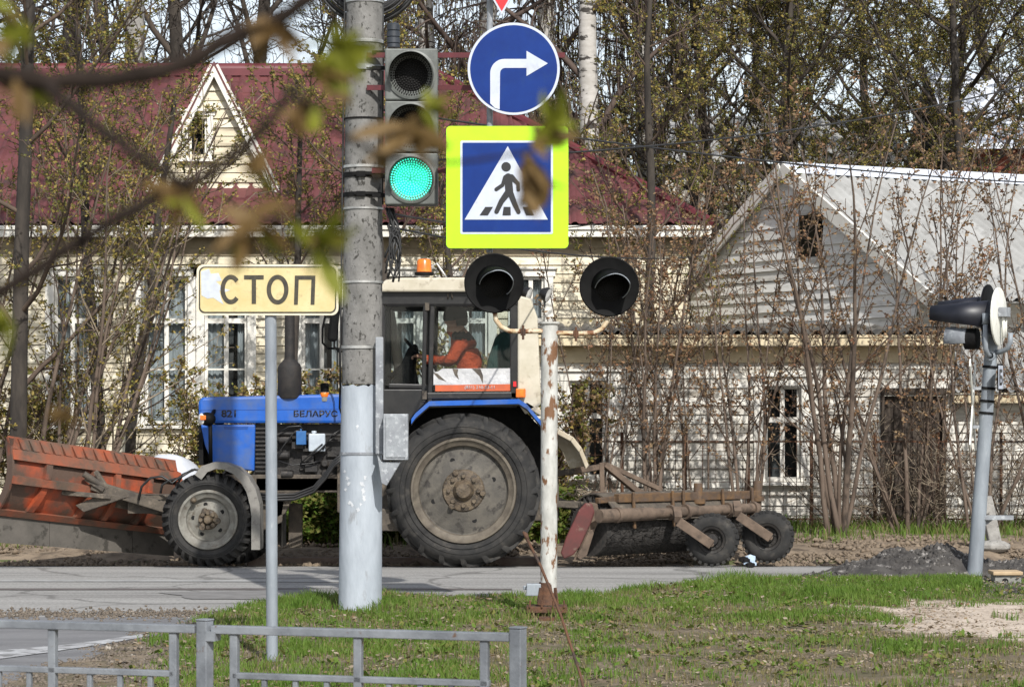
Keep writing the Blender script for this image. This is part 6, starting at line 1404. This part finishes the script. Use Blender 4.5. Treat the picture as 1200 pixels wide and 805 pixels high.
for i, (px, d, H, nst, sp, r, lab) in enumerate([
    (45, 31.0, 5.2, 5, .22, .036, 'yellow budded shrub just right of the dark leaning trunk at the left edge'),
    (105, 30.8, 5.4, 4, .2, .034, 'yellow budded shrub with pale stems behind the top of the plough blade'),
    (-30, 31.4, 5.2, 5, .25, .036, 'yellow budded shrub cut by the left edge of the picture'),
    (200, 31.6, 2.6, 4, .4, .018, 'yellow budded shrub with arching twigs before the tall window'),
    (82, 32.0, 5.8, 5, .26, .036, 'tallest yellow budded shrub reaching up to the red roof left of the dormer')]):
    t = multistem(200+i, nst, H, sp, r, shrubcfg(3.6, 9, .09, .0, 48, 2, .004), (.16, 0)); t.out('yellow_budded_shrub', at(px, d), M['bark_grey'], M['twig_pale' if i % 2 else 'twig'], [M['bud_yellow'], M['bud_olive'], M['bud_yellow']], .038, lab, 'shrub', None, 0, 'stems')
# low wild bushes along the house wall
g5 = 'low wild bushes along the cream wall'
t = multistem(301, 9, 2.0, .5, .018, shrubcfg(3.0, 12, .12, .0, 48, 3)); W1_ = t.out('wild_bush', at(268, 31.8), M['twig'], M['twig'], [M['bud_yellow'], M['bud_tan'], M['bud_olive']], .05, 'low tangled bush with tan buds in front of the cream clapboard wall', 'bush', g5, 0, 'stems')
for i, (px, d, s) in enumerate([(350,31.6,.9),(405,32,1.0),(460,32.2,1.1),(560,32.4,1.2),(620,32.2,1.0),(20,32.2,1.0)]):
    copy_tree(W1_, at(px, d), s, i*1.7, None, g5)
# dry leafless tangle at the foot of the pale house
t = multistem(330, 16, 1.7, 1.1, .011, [dict(seg=7, wan=.16, trop=-.02, n=5, rmin=.005, tip=.3), dict(seg=4, wan=.2, trop=.0, n=3, rmin=.0042, num=7, **{'from': .15}, ang=50, len=.35, rad=.6), dict(seg=3, wan=.2, trop=0, n=3, rmin=.0038, num=3, **{'from': .2}, ang=45, len=.4, rad=.7)])
D1_ = t.out('dry_thicket', at(1050, 31.9), M['twig'], M['twig_pale'], None, 0, 'tangle of dry leafless shoots at the foot of the pale house', 'thicket', 'dry thickets before the pale house', 0, 'stems')
for i, (px, d, s) in enumerate([(985,32,.8),(1110,31.8,1),(1180,32,.9),(1240,32,1)]): copy_tree(D1_, at(px, d), s, i*1.3+.6)
# low green undergrowth seen under the tractor
t = multistem(305, 14, .75, .7, .012, shrubcfg(7, 8, .15, 0, 50, 3)); U1_ = t.out('green_undergrowth', at(385, 29.6), M['twig'], M['twig_dark'], [M['grass'], M['bud_olive']], .06, 'low green undergrowth seen beneath the tractor', 'undergrowth', 'green undergrowth under the tractor', 0, 'stems')
for i, (px, d) in enumerate([(355,29.8),(420,29.7),(470,29.8),(520,30),(580,30),(640,30),(330,30.2)]): copy_tree(U1_, at(px, d), 1, i*2.1)
# dark leaning trunk at the left edge with its own crown
t = mk('f', 41, [dict(seg=10, wan=.03, trop=.03, n=10, rmin=.03, tip=.45)]+thin(17, 4.5), 9.5, .11)
t.out('roadside_tree', at(22, 30.4), M['bark'], M['twig'], [M['bud_yellow'], M['bud_olive']], .038, 'dark straight trunked tree in yellow bud standing at the left edge before the cream house', 'tree')
t = mk('g', 47, [dict(seg=9, wan=.08, trop=.03, n=8, rmin=.02, tip=.4)]+thin(14, 4, .5), 6.4, .09)
t.out('small_roadside_tree', at(480, 33.0), M['bark'], M['twig'], [M['bud_yellow'], M['bud_olive']], .038, 'small dark limbed tree in yellow bud behind the tractor cab roof', 'tree')
YT = bpy.context.scene.objects['small_roadside_tree']
for px, d, s, rot, lab in [(118,33.2,1.02,1.0,'yellow budded tree covering the red roof near the left edge'),(338,34.2,.86,4.2,'yellow budded tree in front of the red roof between dormer and concrete pole'),(150,34.6,.9,2.6,'yellow budded tree covering the red roof just left of the dormer'),(545,34.6,.86,5.1,'yellow budded tree before the red roof behind the lime bordered sign')]: copy_tree(YT, at(px, d), s, rot, lab)
t = mk('h', 53, [dict(seg=9, wan=.08, trop=.03, n=8, rmin=.02, tip=.4)]+thin(15, 3.4), 7.2, .09)
t.out('small_roadside_tree', at(752, 34.8), M['bark'], M['twig'], [M['bud_yellow'], M['bud_olive']], .04, 'small spreading tree in yellow bud between the two houses', 'tree')

# ------------------------------------------------------------------ young tree right in front of the camera (its twigs are out of focus)
nt_ = empty('young_tree', Vector((-.42, 1.08, 0)), 'blurred budding twigs of a young tree very near the viewer', 'tree')
def N(px, py, d): return W(px, py, d)
b = MB(); b.tube([(-.42, 1.08, -.05), (-.415, 1.08, .8), (-.42, 1.09, 1.4), (-.40, 1.08, 2.0), (-.40, 1.1, 2.6)], [.02, .018, .015, .012, .008], 12); b.build('trunk', M['branch_near'], nt_, True)
def twig(pts, r, d=None):
    P = []
    for i in range(len(pts)-1):
        a, c = Vector(pts[i]), Vector(pts[i+1])
        for k in range(4): P.append(a.lerp(c, k/4)+rv3(.0006))
    P.append(Vector(pts[-1])); n = len(P); b = MB(); b.tube(P, [max(r[0]+(r[1]-r[0])*i/(n-1), .0006)*(1+.12*math.sin(i*1.9)) for i in range(n)], 10); b.build('twig', M['branch_near'], nt_, True)
twig([(-.412, 1.08, 1.72), N(-200, 60, 1.05), N(-20, 85, 1.0), N(60, 97, 1.0), N(150, 92, 1.0), N(215, 75, 1.0), N(270, 45, 1.0), N(335, 18, 1.0), N(365, -5, 1.0), N(400, -80, 1.02)], [.0047, .003])
twig([(-.415, 1.08, 1.5), N(-150, 400, 1.04), N(0, 342, 1.0), N(60, 305, 1.0), N(130, 260, 1.0), N(195, 226, 1.0), N(245, 203, 1.0), N(290, 172, 1.0), N(322, 138, 1.0), N(345, 100, 1.0)], [.0033, .0016])
twig([N(50, 98, 1.0), N(85, 125, .97), N(130, 162, .94), N(180, 192, .92), N(215, 215, .9)], [.0027, .0018])
twig([N(360, 120, .98), N(400, 158, 1.05), N(440, 180, 1.1), N(490, 192, 1.15), N(545, 190, 1.2), N(600, 182, 1.22), N(640, 172, 1.22)], [.0011, .0008])
twig([N(345, 100, 1.0), N(352, 120, .99), N(360, 120, .98)], [.0011, .0011])
twig([N(-60, 560, 1.0), N(0, 528, 1.0), N(40, 500, 1.0), N(75, 482, 1.0)], [.0008, .0005])
twig([(-.413, 1.08, 1.45), N(-300, 540, 1.02), N(-60, 560, 1.0)], [.0012, .0008])
def leafblade(b, base, dirv, L, w, curl, m=0):
    t = dirv.normalized(); s_ = t.cross(Vector((random.uniform(-1, 1), random.uniform(-1, 1), random.uniform(-1, 1)))).normalized(); nn_ = t.cross(s_); vs = []; k = 6
    for i in range(k+1):
        f = i/k; c = base+t*(L*f)+nn_*(curl*L*f*f); ww = w*math.sin(PI*min(1, f*.92+.06))**.8
        vs += [c-s_*ww+nn_*ww*.35, c, c+s_*ww+nn_*ww*.35]
    fs = []
    for i in range(k): fs += [(3*i, 3*i+1, 3*i+4, 3*i+3), (3*i+1, 3*i+2, 3*i+5, 3*i+4)]
    b.add(vs, fs, m)
def cluster(px, py, d, size, green, n, dirs=None):
    b = MB(); c = N(px, py, d); L0_ = size*1.4/F*d; n += 4
    for k in range(n):
        dv = (rv3(1)+(Vector(dirs)*1.3 if dirs else Vector((0, 0, 0)))).normalized(); leafblade(b, c+rv3(L0_*.12), dv, L0_*random.uniform(.55, 1.1), L0_*random.uniform(.1, .2), random.uniform(-.5, .5), 0 if random.random() < green else 1)
    b.ball(c, L0_*.1, 6, 1); b.build('leaf_cluster', [M['leaf_young'], M['leaf_brown']], nt_, True)
for a in [(15,18,1.0,36,.8,7,(-.3,0,-.2)), (24,88,1.0,42,.25,8,(0,0,-.8)), (325,22,1.0,42,.1,9,(0,0,-.7)), (368,78,1.0,46,.45,8,(.5,0,-.6)), (392,52,1.0,42,.95,7,(.4,0,-.2)), (360,118,.99,38,.2,7,(0,0,-.9)),
          (212,228,1.0,36,.1,7,(.2,0,-.5)), (297,262,1.0,44,.45,9,(.2,0,-.4)), (366,284,1.0,46,.95,8,(.3,0,-.1)), (310,182,1.0,34,.15,7,(0,0,-.7)), (480,152,1.12,46,.05,9,(-.1,0,-.4)), (497,124,1.12,30,.95,4,(.6,0,.5)),
          (618,186,1.2,46,.08,9,(.2,0,-1.2)), (650,150,1.2,32,.95,4,(.5,0,.6)), (628,168,1.2,36,.3,5,(.3,0,.2)), (3,370,.98,40,.95,6,(-.4,0,-.5)), (62,490,1.0,24,.0,7,(.8,0,.5)), (12,52,1.0,36,.6,5,(-.5,0,0)), (280,272,1.0,30,.2,5,(0,0,-.5))]:
    cluster(a[0], a[1], a[2], a[3], a[4], a[5], a[6])
